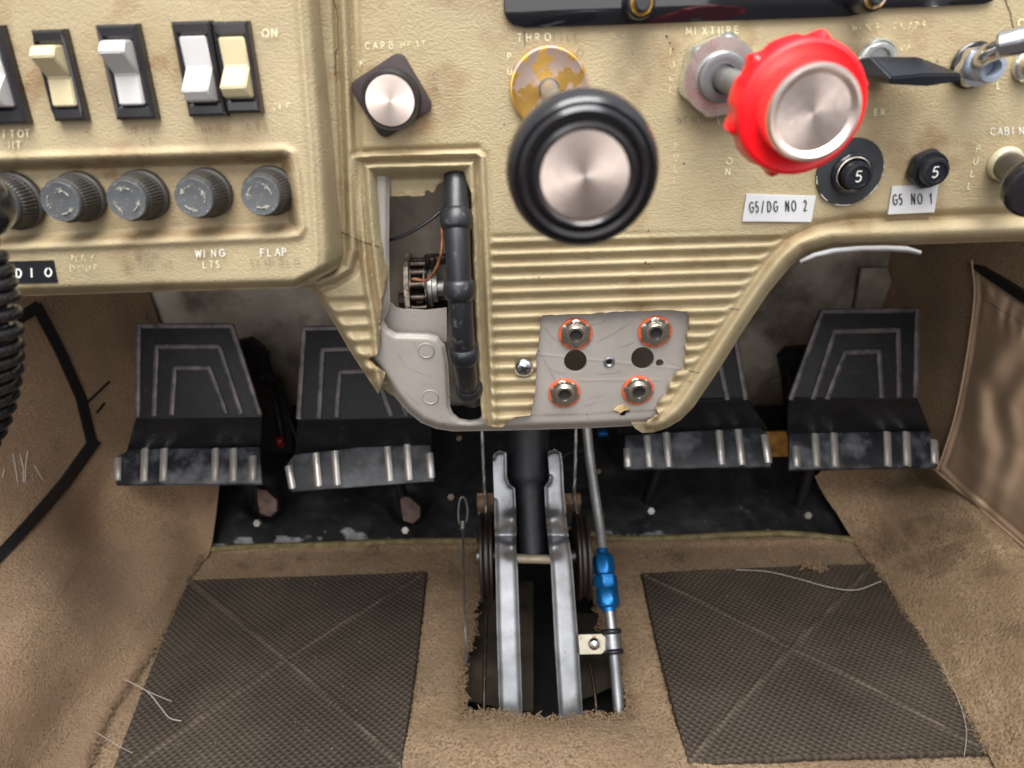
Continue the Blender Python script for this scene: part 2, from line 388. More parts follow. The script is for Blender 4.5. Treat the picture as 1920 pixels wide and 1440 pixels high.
# ------------------------------------------------------------------ stroke lettering
def arc(cx, cy, rx, ry, a0, a1, n=10): return [(cx + rx * math.cos(math.radians(a0 + (a1 - a0) * i / n)), cy + ry * math.sin(math.radians(a0 + (a1 - a0) * i / n))) for i in range(n + 1)]
G = {
 'A': [[(0, 0), (.35, 1), (.7, 0)], [(.13, .36), (.57, .36)]], 'B': [[(0, 0), (0, 1), (.3, 1)] + arc(.3, .77, .22, .23, 90, -90) + [(0, .54)], [(.3, .54)] + arc(.32, .27, .26, .27, 90, -90) + [(0, 0)]],
 'C': [arc(.42, .5, .42, .5, 50, 310, 16)], 'D': [[(0, 0), (0, 1), (.25, 1)] + arc(.25, .5, .42, .5, 90, -90, 12) + [(0, 0)]],
 'E': [[(.5, 1), (0, 1), (0, 0), (.5, 0)], [(0, .53), (.42, .53)]], 'F': [[(.5, 1), (0, 1), (0, 0)], [(0, .53), (.42, .53)]],
 'G': [arc(.42, .5, .42, .5, 50, 350, 18) + [(.84, .48), (.46, .48)]], 'H': [[(0, 0), (0, 1)], [(.6, 0), (.6, 1)], [(0, .52), (.6, .52)]],
 'I': [[(.1, 0), (.1, 1)]], 'L': [[(0, 1), (0, 0), (.45, 0)]], 'M': [[(0, 0), (.08, 1), (.4, .25), (.72, 1), (.8, 0)]],
 'N': [[(0, 0), (0, 1), (.62, 0), (.62, 1)]], 'O': [arc(.43, .5, .43, .5, 90, 455, 24)], 'P': [[(0, 0), (0, 1), (.25, 1)] + arc(.25, .75, .24, .25, 90, -90) + [(0, .5)]],
 'R': [[(0, 0), (0, 1), (.25, 1)] + arc(.25, .75, .24, .25, 90, -90) + [(0, .5)], [(.22, .5), (.5, 0)]],
 'S': [arc(.25, .76, .22, .24, 30, 250, 10) + arc(.25, .26, .25, .26, 80, -150, 12)], 'T': [[(0, 1), (.56, 1)], [(.28, 1), (.28, 0)]],
 'U': [[(0, 1), (0, .3)] + arc(.28, .3, .28, .3, 180, 360, 10) + [(.56, 1)]], 'V': [[(0, 1), (.33, 0), (.66, 1)]],
 'W': [[(0, 1), (.22, 0), (.45, .9), (.68, 0), (.9, 1)]], 'X': [[(0, 0), (.58, 1)], [(0, 1), (.58, 0)]], '-': [[(0, .48), (.35, .48)]], '/': [[(0, -.05), (.4, 1.05)]],
 '5': [[(.48, 1), (.08, 1), (.04, .56)] + arc(.26, .31, .26, .31, 130, -140, 12)], '2': [arc(.27, .73, .25, .27, 165, -20, 9) + [(0, 0), (.54, 0)]], '1': [[(0, .78), (.2, 1), (.2, 0)]], ' ': []}
def lettering(name, s, P, x, y, h, adv, col, parent, wt=1.6, sx=1.0, ang=-1.8, lean=0., w=.0006, vertical=False):
    """s drawn with its first letter's baseline at pixel (x,y), height h px, letter pitch adv px, on plane P"""
    bm = bmesh.new(); ca, sa = math.cos(math.radians(ang)), math.sin(math.radians(ang))
    Winv = parent.matrix_world.inverted() if parent else Matrix()
    for i, ch in enumerate(s):
        ox, oy = (lean * i * adv, i * adv) if vertical else (i * adv, 0)
        for st in G[ch]:
            pts = []
            for u, v in st:
                X = u * h * sx + v * h * -lean * -1 * (-1) + ox; Y = -v * h + oy
                pts.append((x + X * ca - Y * sa, y + X * sa + Y * ca))
            W = [Winv @ P.at(px, py, w) for px, py in pts]
            r = wt * .72 * P.px(x, y) * .5; n_ = Winv.to_3x3() @ P.n
            # flat ribbons, a new one at every sharp corner
            runs = [[W[0]]]
            for k in range(1, len(W)):
                runs[-1].append(W[k])
                if k < len(W) - 1 and (W[k] - W[k - 1]).normalized().dot((W[k + 1] - W[k]).normalized()) < .8: runs.append([W[k]])
            for ri, Q in enumerate(runs):
                rows = []; nl = n_.normalized() * (.00002 * ri)
                for k, p in enumerate(Q):
                    a_ = Q[max(k - 1, 0)]; b_ = Q[min(k + 1, len(Q) - 1)]
                    t = (b_ - a_).normalized(); sd = t.cross(n_).normalized() * r
                    if k in (0, len(Q) - 1): p = p + t * (r * .8 * (1 if k else -1))
                    p = p + nl; rows.append((bm.verts.new(p + sd), bm.verts.new(p - sd)))
                for a_, b_ in zip(rows, rows[1:]): bm.faces.new((a_[0], a_[1], b_[1], b_[0]))
    return obj(name, bm, col, parent, smooth=False)
exec_parts = []
# ================================================================== THE SETTING: floor, firewall, toe board
def floor_pos(X, Y):
    # bump up around tunnel near the camera and slight waviness
    rise = .006 * sstep(1330, 1400, Y) * gau(X - 1020, 330)
    wv = .004 * snoise(X, Y, 160, 3) - .002 * gau(sdf(HOLE, X, Y), 10) + .0015 * snoise(X, Y, 9, 13, 3)
    edge = .004 * gau(Y - (1018 - (X - 900) * .012), 9)
    return FL.ats(X, Y, rise + wv + edge)
HOLE = rough([(880, 1000), (902, 1010), (912, 1080), (893, 1120), (889, 1150), (884, 1190), (873, 1225), (868, 1250), (868, 1341), (930, 1338), (1000, 1350), (1060, 1352), (1120, 1343), (1180, 1341), (1172, 1290), (1160, 1230), (1130, 1180), (1118, 1120), (1112, 1060), (1098, 1010), (1090, 990), (880, 990)], 3.0, 7)
def fl_tone(X, Y):  # dirt spots; darker round the opening and towards the far edge
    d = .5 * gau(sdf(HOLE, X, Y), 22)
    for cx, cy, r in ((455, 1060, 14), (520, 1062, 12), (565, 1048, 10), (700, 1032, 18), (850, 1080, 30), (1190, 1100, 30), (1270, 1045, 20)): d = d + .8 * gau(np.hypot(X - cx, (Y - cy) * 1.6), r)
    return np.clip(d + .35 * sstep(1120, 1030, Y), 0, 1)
floor = hfield('floor', floor_pos, 60, 1960, 1004, 1580, 3, [(60, 1042), (390, 1026), (890, 1014), (1100, 1003), (1600, 1003), (1960, 1003), (1960, 1580), (60, 1580)], [HOLE], M['carpet'], skirt=.006, back=(0, 0, 1), attr=fl_tone)
tag(floor, kind='structure')
def fringe(name, pts, n, ln, r, mat_, parent, spread=.003, down=0.):
    bm = bmesh.new()
    for _ in range(n):
        i = random.randrange(len(pts) - 1); p = pts[i].lerp(pts[i + 1], random.random()) + Vector([random.gauss(0, spread) for _ in range(3)]) * 1
        p.z = max(p.z, pts[i].z - .001) if not down else p.z
        d = Vector((random.gauss(0, 1), random.gauss(0, 1), random.gauss(.4 - down, .6))).normalized(); L = ln * random.uniform(.4, 1.3)
        q = []; 
        for k in range(4): q.append(p + d * L * k / 3); d = (d + Vector([random.gauss(0, .5) for _ in range(3)])).normalized()
        tube(bm, q, lambda t: r * (1.2 - .6 * t), 4)
    o = obj(name, bm, mat_, parent); return o
hp = [FL.at(x, y, .001) for x, y in HOLE]
fr = fringe('carpet_pile', hp, 2600, .0045, .00042, M['carpet'], floor, .0022); tag(fr, kind='stuff')
# firewall, toe board
FWY = .86
FW = Plane((0, FWY, .3), (1, 0, 0), (0, -1, 0))
fw = hfield('firewall', lambda X, Y: FW.ats(X, Y, .006 * snoise(X, Y, 170, 8) + .010 * sstep(6, -6, np.abs(X - 1000) - 120)), 150, 1760, 360, 900, 8, None, [], M['firew'], skirt=0)
tag(fw, kind='structure')
bm = bmesh.new(); box(bm, (0, .60, .575), (1.1, .56, .01)); box(bm, (0, .885, .3), (1.1, .01, .6)); box(bm, (-.53, .6, .3), (.01, .56, .56)); box(bm, (.53, .6, .3), (.01, .56, .56))
tag(obj('unseen_cowl_deck', bm, M['dark'], smooth=False), kind='structure')  # unseen deck and box walls added to keep overhead light out of footwell
def toe_pos(X, Y):
    # sloping black sheet between the floor edge and the firewall
    n = Plane((0, .705, 0), (1, 0, 0), (0, -.62, .78)); P = n.ats(X, Y, 0.0)
    lump = .004 * snoise(X, Y, 60, 21) + .012 * gau(np.hypot(X - 905, (Y - 930)), 60) * 0
    return P + np.array(n.n) * (lump + .002 * snoise(X, Y, 30, 23) - .005 * sstep(46, 26, np.hypot(X - 495, Y - 935)) - .005 * sstep(44, 24, np.hypot(X - 765, Y - 945)))[..., None]
def toe_dirt(X, Y):
    line = 1022 - (X - 400) * .02
    n = snoise(X, Y * 2.2, 42, 31, 4); n2 = snoise(X, Y, 9, 33, 3)
    band = sstep(30, 0, line - Y - 4)
    return np.clip(sstep(.02, .05, n + n2 * .18 + band * .34 - .33) * sstep(46, 26, line - Y), 0, 1)
toe = hfield('toe_board', toe_pos, 300, 1700, 760, 1060, 3, [(300, 760), (1700, 760), (1700, 1060), (300, 1060)], [[(905, 1070), (905, 985), (1095, 985), (1100, 1070)]], M['toe'], skirt=.003, back=(0, -.62, .78), attr=toe_dirt)
tag(toe, kind='structure')
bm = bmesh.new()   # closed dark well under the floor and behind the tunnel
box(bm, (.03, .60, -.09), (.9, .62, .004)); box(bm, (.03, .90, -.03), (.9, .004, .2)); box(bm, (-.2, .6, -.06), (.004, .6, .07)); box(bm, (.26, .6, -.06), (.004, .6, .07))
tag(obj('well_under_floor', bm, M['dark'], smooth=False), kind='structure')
BEL = Plane((0, 0, -.05), (1, 0, 0), (0, 0, 1))
bel = hfield('belly_skin', lambda X, Y: BEL.ats(X, Y, .01 * sstep(20, 120, np.abs(X - 1010)) + .002 * snoise(X, Y, 50, 4)), 840, 1230, 1080, 1330, 4, [(842, 1120), (960, 1090), (1000, 1090), (1000, 1330), (960, 1345), (930, 1322), (880, 1312), (842, 1290)], [], M['belly'], skirt=.002, back=(0, 0, 1))
tag(bel, 'dirty grey curved skin seen through the floor opening beside the left metal arm', 'metal skin')
bel2 = hfield('belly_skin', lambda X, Y: BEL.ats(X, Y, .01 * sstep(20, 120, np.abs(X - 1010)) + .002 * snoise(X, Y, 50, 5)), 1080, 1200, 1140, 1330, 4, [(1082, 1150), (1190, 1150), (1200, 1270), (1150, 1285), (1110, 1302), (1082, 1312)], [], M['belly'], skirt=.002, back=(0, 0, 1))
tag(bel2, 'dirty grey curved skin seen under the pipe clamp in the floor opening', 'metal skin')
# ---- edge bindings of the two floor carpets
def binding(name, pts, label, r=.0042):
    bm = bmesh.new(); P = spline([FL.at(x, y, .005) for x, y in pts], 10)
    tube(bm, P, r, 10, flat=.7); o = obj(name, bm, M['binding']); tag(o, label, 'edge binding', 'stitched olive edge bindings')
binding('carpet_binding', [(372, 1031), (470, 1025), (600, 1021), (740, 1015), (894, 1013)], 'olive stitched binding on the carpet edge left of the metal arms')
binding('carpet_binding', [(1108, 1000), (1160, 1009), (1260, 1008), (1380, 1002), (1480, 1000), (1600, 1012)], 'wavy olive stitched binding on the carpet edge right of the metal arms')
# ================================================================== side walls with carpet
def loft(rows, name, mat_, nu=160, nv=60, amp=.004, seed=1, uvf=None):
    """smooth sheet through rows of 3D control points"""
    R = [spline([Vector(p) for p in r], 12) for r in rows]; R = [[r[int(i * (len(r) - 1) / nu)] for i in range(nu + 1)] for r in R]
    bm = bmesh.new(); grid = []
    cols = []
    for i in range(nu + 1): 
        c = spline([r[i] for r in R], 14); cols.append([c[int(j * (len(c) - 1) / nv)] for j in range(nv + 1)])
    r_ = np.random.default_rng(seed); 
    U, V = np.meshgrid(np.arange(nu + 1.), np.arange(nv + 1.), indexing='ij'); nz = snoise(U, V * 2, 22, seed) * amp
    for i in range(nu + 1):
        grid.append([bm.verts.new(cols[i][j] + Vector((nz[i, j], 0, nz[i, j] * .6))) for j in range(nv + 1)])
    for i in range(nu):
        for j in range(nv): bm.faces.new((grid[i][j], grid[i + 1][j], grid[i + 1][j + 1], grid[i][j + 1]))
    return obj(name, bm, mat_)
def FP(x, y, z=0.): # floor-height point under a pixel
    return Plane((0, 0, z), (1, 0, 0), (0, 0, 1)).at(x, y)
def YP(x, y, Yv): return Plane((0, Yv, 0), (1, 0, 0), (0, -1, 0)).at(x, y)
# left: rows from the floor edge up to the wall.  each row runs from near to far
Lw = loft([
    [FP(130, 1560), FP(165, 1440, .004), FP(205, 1335, .004), FP(300, 1200, .004), FP(352, 1085, .004), FP(394, 1030, .008), YP(412, 912, .715), YP(420, 860, .74)],
    [FP(60, 1560, .02), FP(70, 1440, .022), FP(130, 1330, .025), FP(232, 1200, .025), FP(290, 1075, .03), YP(345, 985, .70), YP(372, 905, .735), YP(385, 850, .76)],
    [FP(-90, 1560, .08), FP(-80, 1400, .085), FP(20, 1250, .09), FP(110, 1120, .09), YP(185, 1000, .665), YP(235, 900, .70), YP(262, 820, .75), YP(275, 760, .79)],
    [Vector((-.47, .25, .13)), Vector((-.475, .34, .14)), Vector((-.475, .44, .145)), Vector((-.472, .53, .15)), Vector((-.466, .63, .16)), Vector((-.455, .72, .165)), Vector((-.44, .78, .17)), Vector((-.43, .84, .175))],
    [Vector((-.50, .25, .40)), Vector((-.50, .34, .40)), Vector((-.50, .44, .40)), Vector((-.495, .53, .40)), Vector((-.49, .63, .40)), Vector((-.475, .72, .40)), Vector((-.462, .78, .40)), Vector((-.455, .855, .40))],
], 'left_wall_carpet', M['carpetR'], amp=.005, seed=11)
tag(Lw, 'tan brown carpet covering the footwell wall on the left, marked with black tape', 'wall carpet')
Rw = loft([
    [FP(1930, 1560), FP(1856, 1425, .003), FP(1790, 1300, .003), FP(1715, 1180, .003), FP(1662, 1090, .004), FP(1600, 1012, .006), YP(1560, 950, .712), YP(1528, 893, .74)],
    [FP(1990, 1560, .015), FP(1905, 1425, .018), FP(1840, 1300, .02), FP(1765, 1180, .022), FP(1700, 1080, .022), YP(1640, 990, .69), YP(1600, 925, .722), YP(1565, 870, .75)],
    [FP(2120, 1560, .06), FP(2080, 1400, .07), FP(2010, 1260, .075), FP(1930, 1140, .08), FP(1850, 1030, .084), FP(1790, 950, .086), YP(1725, 900, .735), YP(1690, 850, .78)],
    [Vector((.495, .25, .088)), Vector((.494, .34, .088)), Vector((.492, .44, .088)), FP(1985, 1080, .09), FP(1920, 1021, .09), FP(1840, 950, .09), FP(1757, 881, .09), FP(1700, 830, .09)],
], 'right_sloping_carpet', M['carpet'], amp=.004, seed=12)
tag(Rw, 'light tan carpet sloping up from the floor beside the right footwell', 'carpet')
RA = FP(1757, 881, .09); RB = FP(1920, 1021, .09); dv = (RB - RA).normalized()
far = Vector((.452, .86, 0)); 
RP = Plane(RA, (-dv.x, -dv.y, 0), Vector((-dv.y, dv.x, 0)) if Vector((-dv.y, dv.x, 0)).x < 0 else Vector((dv.y, -dv.x, 0)))
bm = bmesh.new()
def rp(s_, z): q = RA + dv * s_; return Vector((q.x, q.y, z))
rows = []
for i in range(41):
    s_ = -.25 + .75 * i / 40
    rows.append([bm.verts.new(rp(s_, .088 + .40 * j / 16) + RP.n * (-.002 + .003 * math.sin(i * .4 + j * .3))) for j in range(17)])
for i in range(40):
    for j in range(16): bm.faces.new((rows[i][j], rows[i + 1][j], rows[i + 1][j + 1], rows[i][j + 1]))
rwall = obj('right_wall_carpet', bm, M['carpetR']); tag(rwall, 'dark brown carpet lining the side wall behind the gathered pocket', 'wall carpet')
# pocket
PK = [(1822, 492), (1826, 560), (1809, 680), (1790, 780), (1768, 850), (1757, 878), (1790, 912), (1850, 962), (1920, 1022), (2000, 1090), (2020, 620), (1920, 556)]
def pk_w(X, Y):
    d = sdf(PK, X, Y); w_ = .004 + .010 * sstep(0, 60, -d)
    def R(pl, s, h): return h * gau(dline(pl, X, Y), s)
    w_ = w_ + R([(1960, 560), (1880, 660), (1838, 730), (1832, 800), (1850, 850), (1838, 910), (1818, 960)], 26, .011)
    w_ = w_ + R([(1852, 720), (1872, 780), (1890, 830)], 20, -.007) + R([(1930, 700), (1890, 760), (1900, 860), (1870, 950)], 20, .008)
    w_ = w_ + R([(1812, 700), (1802, 800), (1800, 880)], 20, -.004) + R([(1960, 880), (1900, 900), (1850, 960)], 24, -.005) + R([(1850, 600), (1920, 640)], 26, .004)
    # elastic gathers below the top hem
    hem = (1 - sstep(30, 75, np.abs((Y - 505) - (X - 1840) * .62 - 30))); gx = X + Y * .25
    w_ = w_ + .0020 * hem * np.sin(gx * 2 * np.pi / 30 + 1.8 * snoise(X, Y, 50, 92) * 4) * sstep(8, 25, -d) * (.7 + snoise(X, Y, 30, 9))
    w_ = w_ + .0022 * gau(d + 6, 4) - .002 * gau(d + 13, 4)
    return w_ * .55 + .0015 * snoise(X, Y, 110, 17)
pk = hfield('side_pocket', lambda X, Y: RP.ats(X, Y, pk_w(X, Y)), 1740, 2030, 480, 1100, 3, PK, [], M['pocket'], skirt=.008, back=tuple(RP.n))
tag(pk, 'wrinkled brown vinyl map pocket with a gathered elastic top on the right wall', 'map pocket')
bm = bmesh.new(); tube(bm, spline([RP.at(x, y, .006) for x, y in ((1822, 488), (1827, 560), (1811, 680), (1791, 780), (1769, 850), (1757, 880))], 8), .0011, 8)
obj('piping', bm, M['pocket'], pk)
bm = bmesh.new(); tube(bm, spline([RA + (RB - RA) * t + Vector((0, 0, .001)) + RP.n * .003 for t in (-.3, 0, .25, .5, .75, 1, 1.3)], 6), .0014, 8)
sm = obj('seam_welt', bm, M['pocket']); tag(sm, 'thin brown welt running where the right wall meets the sloping carpet', 'seam')
# tape on the left wall
bpy.context.view_layer.update()
def bvh(o):
    b = bmesh.new(); b.from_mesh(o.data); b.transform(o.matrix_world); t = BVHTree.FromBMesh(b); b.free(); return t
LT = bvh(Lw); FT = bvh(floor)
def hit(T, x, y, off=.001):
    d = Vector(rays(np.array([x * 1.0]), np.array([y * 1.0]))[0]).normalized(); p, n, i, ds = T.ray_cast(CAM, d)
    if p is None: return None
    if n.dot(d) > 0: n = -n
    return p + n * off, n
def strip_on(T, pts, wd, name, mat_, parent=None, off=.0012, th=.0008):
    P = resample([Vector((x, y, 0)) for x, y in pts], 8); bm = bmesh.new(); rows = []
    for k, p in enumerate(P):
        a_ = P[max(k - 1, 0)]; b_ = P[min(k + 1, len(P) - 1)]; t = (b_ - a_).normalized(); s_ = Vector((-t.y, t.x, 0)) * wd / 2
        h = [hit(T, (p + s_ * u).x, (p + s_ * u).y, off) for u in (-1, 1)]
        if any(x is None for x in h): continue
        rows.append([bm.verts.new(h[0][0] - h[0][1] * (th + off)), bm.verts.new(h[0][0]), bm.verts.new(h[1][0]), bm.verts.new(h[1][0] - h[1][1] * (th + off))])
    for a_, b_ in zip(rows, rows[1:]):
        for k in range(3): bm.faces.new((a_[k], a_[k + 1], b_[k + 1], b_[k]))
    return obj(name, bm, mat_, parent)
t1 = strip_on(LT, [(30, 600), (72, 574)], 22, 'black_tape', M['tape']); tag(t1, 'short black tape piece at the top corner beside the coiled cord', 'tape')
t2 = strip_on(LT, [(66, 572), (110, 655), (150, 745), (172, 836)], 19, 'black_tape', M['tape'], off=.0016); tag(t2, 'long black tape strip running down the left wall carpet', 'tape')
t3 = strip_on(LT, [(178, 824), (120, 905), (60, 975), (-20, 1062)], 21, 'black_tape', M['tape'], off=.0021); tag(t3, 'black tape strip slanting down to the left edge of the photo', 'tape')
for pl in ([(160, 758), (205, 715)], [(180, 775), (196, 755)]): 
    c_ = strip_on(LT, pl, 4, 'scuff_mark', M['tape'], Lw, off=.0006, th=.0001)
# ================================================================== heel mats
def heel_mat(name, corners, label, diag, seed):
    c = [FP(x, y, .0045) for x, y in corners]; n = 150; bm = bmesh.new()  # TL TR BR BL
    U, V = np.meshgrid(np.linspace(0, 1, n + 1), np.linspace(0, 1, n + 1), indexing='ij')
    d = np.minimum(np.abs(U - V), np.abs(U + V - 1)) / 1.41
    edge = np.minimum(np.minimum(U, 1 - U), np.minimum(V, 1 - V))
    H = .003 * (snoise(U * 100, V * 100, 25, seed)) + .0012 * gau(d, .008) + .0005 * gau(edge - .012, .008) - .003 * sstep(.006, 0, edge)
    H += .001 * sstep(.0, .25, np.minimum(np.abs(U - V), np.abs(U + V - 1)))
    W = .9 * gau(d, .007) * (sstep(-.25, .1, snoise(U * 100, V * 100, 8, seed + 1))) + .30 * sstep(.0, .3, snoise(U * 100, V * 100, 34, seed + 2))
    g = []
    j = np.random.default_rng(seed)
    for i in range(n + 1):
        r = []
        for k in range(n + 1):
            u, v = U[i, k], V[i, k]; p = c[0].lerp(c[1], u).lerp(c[3].lerp(c[2], u), v)
            bow = .004 * math.sin(math.pi * v) * (1 if u > .5 else -1) * abs(2 * u - 1)
            if edge[i, k] < .001: p = p + Vector((j.normal(0, .0004), j.normal(0, .0004), 0))
            r.append(bm.verts.new(p + Vector((bow * .4, 0, H[i, k]))))
        g.append(r)
    for i in range(n):
        for k in range(n): bm.faces.new((g[i][k], g[i][k + 1], g[i + 1][k + 1], g[i + 1][k]))
    o = obj(name, bm, M['mat_']); at_ = o.data.attributes.new('tone_mask', 'FLOAT', 'POINT'); at_.data.foreach_set('value', W.ravel().astype(np.float32))
    sol = o.modifiers.new('s', 'SOLIDIFY'); sol.thickness = .003; sol.offset = -1
    tag(o, label, 'heel mat', 'dimpled heel mats on the floor carpet')
heel_mat('heel_mat', [(352, 1088), (801, 1072), (754, 1438), (196, 1478)], 'dark dimpled heel mat lying left of the metal arms, loose threads on it', 1, 51)
heel_mat('heel_mat', [(1201, 1074), (1640, 1056), (1862, 1412), (1288, 1432)], 'dark dimpled heel mat lying right of the blue pipe fitting', 1, 61)
# carpet flap lying over the left mat edge: strip of lower carpet
def thread(pts, label, r=.00035):
    r *= .9
    bm = bmesh.new(); tube(bm, spline([FP(x, y, z) for x, y, z in pts], 8), r, 5); o = obj('loose_thread', bm, M['thread']); tag(o, label, 'thread', 'loose threads on the floor')
thread([(233, 1273, .012), (262, 1288, .012), (290, 1302, .01), (322, 1315, .009)], 'short pale thread at the upper left of the left heel mat', .0004)
thread([(236, 1275, .012), (275, 1296, .012), (300, 1325, .01), (318, 1346, .009), (340, 1352, .009)], 'pale frayed thread curling down onto the left heel mat', .00055)
thread([(178, 1372, .012), (205, 1388, .012), (225, 1400, .01), (248, 1412, .009)], 'thin pale thread near the bottom left corner of the left heel mat', .0003)
thread([(1378, 1068, .008), (1440, 1072, .009), (1500, 1086, .009), (1555, 1101, .010), (1605, 1106, .010), (1652, 1090, .012)], 'long grey thread looping across the top of the right heel mat', .0005)
thread([(1762, 1235, .01), (1780, 1275, .01), (1800, 1320, .009), (1812, 1370, .009), (1808, 1418, .009)], 'pale thread hanging along the right side of the right heel mat', .0003)
# ================================================================== CENTRE PANEL COVER (with the torn pedestal)
OUT_E = [(2160, 444), (2000, 449), (1920, 452), (1640, 461), (1560, 463), (1510, 476), (1482, 500), (1442, 548), (1392, 622), (1349, 692), (1300, 764), (1276, 788), (1250, 803), (1224, 811), (1205, 812)]
TORN = (rough([(1205, 812), (1216, 792), (1236, 779), (1230, 764), (1240, 751), (1252, 736), (1258, 717), (1271, 701), (1285, 691), (1286, 650), (1291, 620), (1292, 596), (1286, 584)], 2.0, 7)[:-1]
        + rough([(1286, 584), (1249, 581), (1146, 585), (1099, 589), (1017, 591), (1013, 597), (1011, 645), (1005, 664), (1007, 692), (1003, 736), (994, 779), (967, 782), (955, 789), (942, 801), (914, 798), (905, 783)], 1.1, 9)[:-1]
        + [(904, 783), (898, 730), (893, 640), (888, 560), (884, 404), (884, 362), (876, 342), (857, 332), (839, 336), (820, 347)]
        + rough([(820, 347), (811, 362), (799, 355), (797, 366), (779, 368), (764, 367), (730, 369), (720, 376), (724, 404), (717, 430), (720, 456), (727, 482), (728, 505), (724, 542), (716, 560), (713, 620), (713, 651), (708, 664), (687, 673), (704, 690), (721, 702), (716, 722), (709, 739)], 1.4, 7)[:-1])
LEFT_E = [(709, 739), (689, 708), (661, 666), (629, 612), (595, 556), (575, 538)]
COVER = OUT_E + TORN[1:] + LEFT_E + [(560, 520), (560, -170), (2160, -170)]
RIM = [(668, 296), (700, 293), (893, 288), (903, 296), (909, 420), (917, 620), (927, 800), (927, 900), (740, 900), (712, 745), (703, 617), (690, 540), (677, 430)]
LIPG = [(2160, 391), (2000, 397), (1900, 401), (1600, 412), (1530, 424), (1478, 450), (1442, 487), (1400, 548), (1330, 655), (1262, 757), (1215, 805)]
def ribmask(X, Y):
    d = dline(LIPG, X, Y); right = sstep(914, 930, X) * sstep(0, 30, (Y - 432 + (X - 915) * .02)); 
    inside = sdf([(905, 425), (1480, 425), (1478, 450), (1442, 487), (1400, 548), (1330, 655), (1262, 757), (1215, 830), (905, 830)], X, Y)
    return right * sstep(-2, -26, inside)
def cover_w(X, Y):
    w_ = np.zeros(X.shape); yy = Y + (X - 1000) * .031
    # ribs
    m = ribmask(X, Y); ph = (yy - 451) / 23.7
    w_ += m * (-.0034 * (.5 - .5 * np.cos(2 * np.pi * ph)) ** 1.3)
    # small ribs on the left leg
    li = sdf([(606, 552), (690, 552), (712, 745), (700, 742)], X, Y)
    w_ += sstep(6, -12, li) * (-.0030 * (.5 - .5 * np.cos(2 * np.pi * (yy - 570) / 28.0)))
    # rolled outer lip and crease above it
    dl = dline(LIPG, X, Y); de = dline(OUT_E, X, Y)
    w_ += -.0036 * gau(dl, 9) + .0045 * gau(de - 24, 17) - .009 * gau(de, 7)
    dle = dline(LEFT_E, X, Y); w_ += .003 * gau(dle - 16, 10) - .008 * gau(dle, 6)
    # double rim round the trim wheel opening
    s = sdf(RIM, X, Y)
    w_ += .0022 * gau(s - 1, 6) - .0022 * gau(s + 10, 5) + .0018 * gau(s + 20, 5)
    w_ += -.0085 * sstep(-24, -48, s) * sstep(720, 690, Y) * (1 - .25 * sstep(860, 890, X))
    w_ += -.0008 * gau(s - 10, 5)
    w_ += -.012 * sstep(-24, -34, s) * sstep(868, 882, X) * sstep(395, 430, Y) * sstep(790, 770, Y)
    # ridges beside the switch panel
    rd = dline([(640, -80), (649, 145), (656, 300), (661, 470), (652, 503), (625, 520), (590, 530)], X, Y)
    w_ += .0028 * gau(rd, 8) - .003 * gau(rd + 0 - 14, 6)
    w_ += -.0014 * gau(dline([(668, -80), (672, 130), (676, 285), (720, 282), (895, 276)], X, Y), 5)
    # large scale softness
    w_ += .0005 * snoise(X, Y, 150, 41)
    # buckled torn edges
    ts = dline(TORN, X, Y); w_ += .0016 * gau(ts, 9) * snoise(X, Y, 26, 43) * 2
    return w_
def cover_d(X, Y):  # browner in rib grooves, creases and along edges; dirt smudges round the controls
    m = ribmask(X, Y); yy = Y + (X - 1000) * .031; ph = (yy - 451) / 23.7
    d = m * .28 * (.5 - .5 * np.cos(2 * np.pi * ph)) ** 3
    s = sdf(RIM, X, Y); d += .40 * gau(s + 10, 4) + .25 * gau(s - 9, 4)
    d += .45 * gau(dline(LIPG, X, Y), 7) + .5 * gau(dline([(640, -80), (645, 145), (650, 300), (650, 470)], X, Y), 4)
    d += .5 * gau(dline(TORN, X, Y), 5) + .3 * gau(dline(OUT_E, X, Y), 5)
    for cx, cy, r, a_ in ((735, 190, 95, .35), (790, 250, 40, .4), (1000, 130, 60, .25), (1345, 150, 90, .35), (1640, 130, 110, .4), (1240, 110, 40, .5), (1600, 300, 90, .3), (1740, 310, 60, .35), (1835, 130, 60, .35), (1880, 300, 80, .35), (1480, 455, 60, .35), (700, 60, 60, .25), (1740, 60, 60, .3)):
        d += a_ * gau(np.hypot(X - cx, Y - cy), r)
    return np.clip(d + .5 * sstep(.05, .3, snoise(X, Y, 70, 44)), 0, 1)
panel = hfield('instrument_panel', lambda X, Y: CP.ats(X, Y, cover_w(X, Y)), 560, 2160, -170, 820, 2.0, COVER, [circ(1029, 165, 14)], M['vinyl'], skirt=.0022, back=tuple(CP.n), attr=cover_d)
tag(panel, 'beige grained vinyl instrument panel with a ribbed centre pedestal, torn round the trim wheel', 'instrument panel')
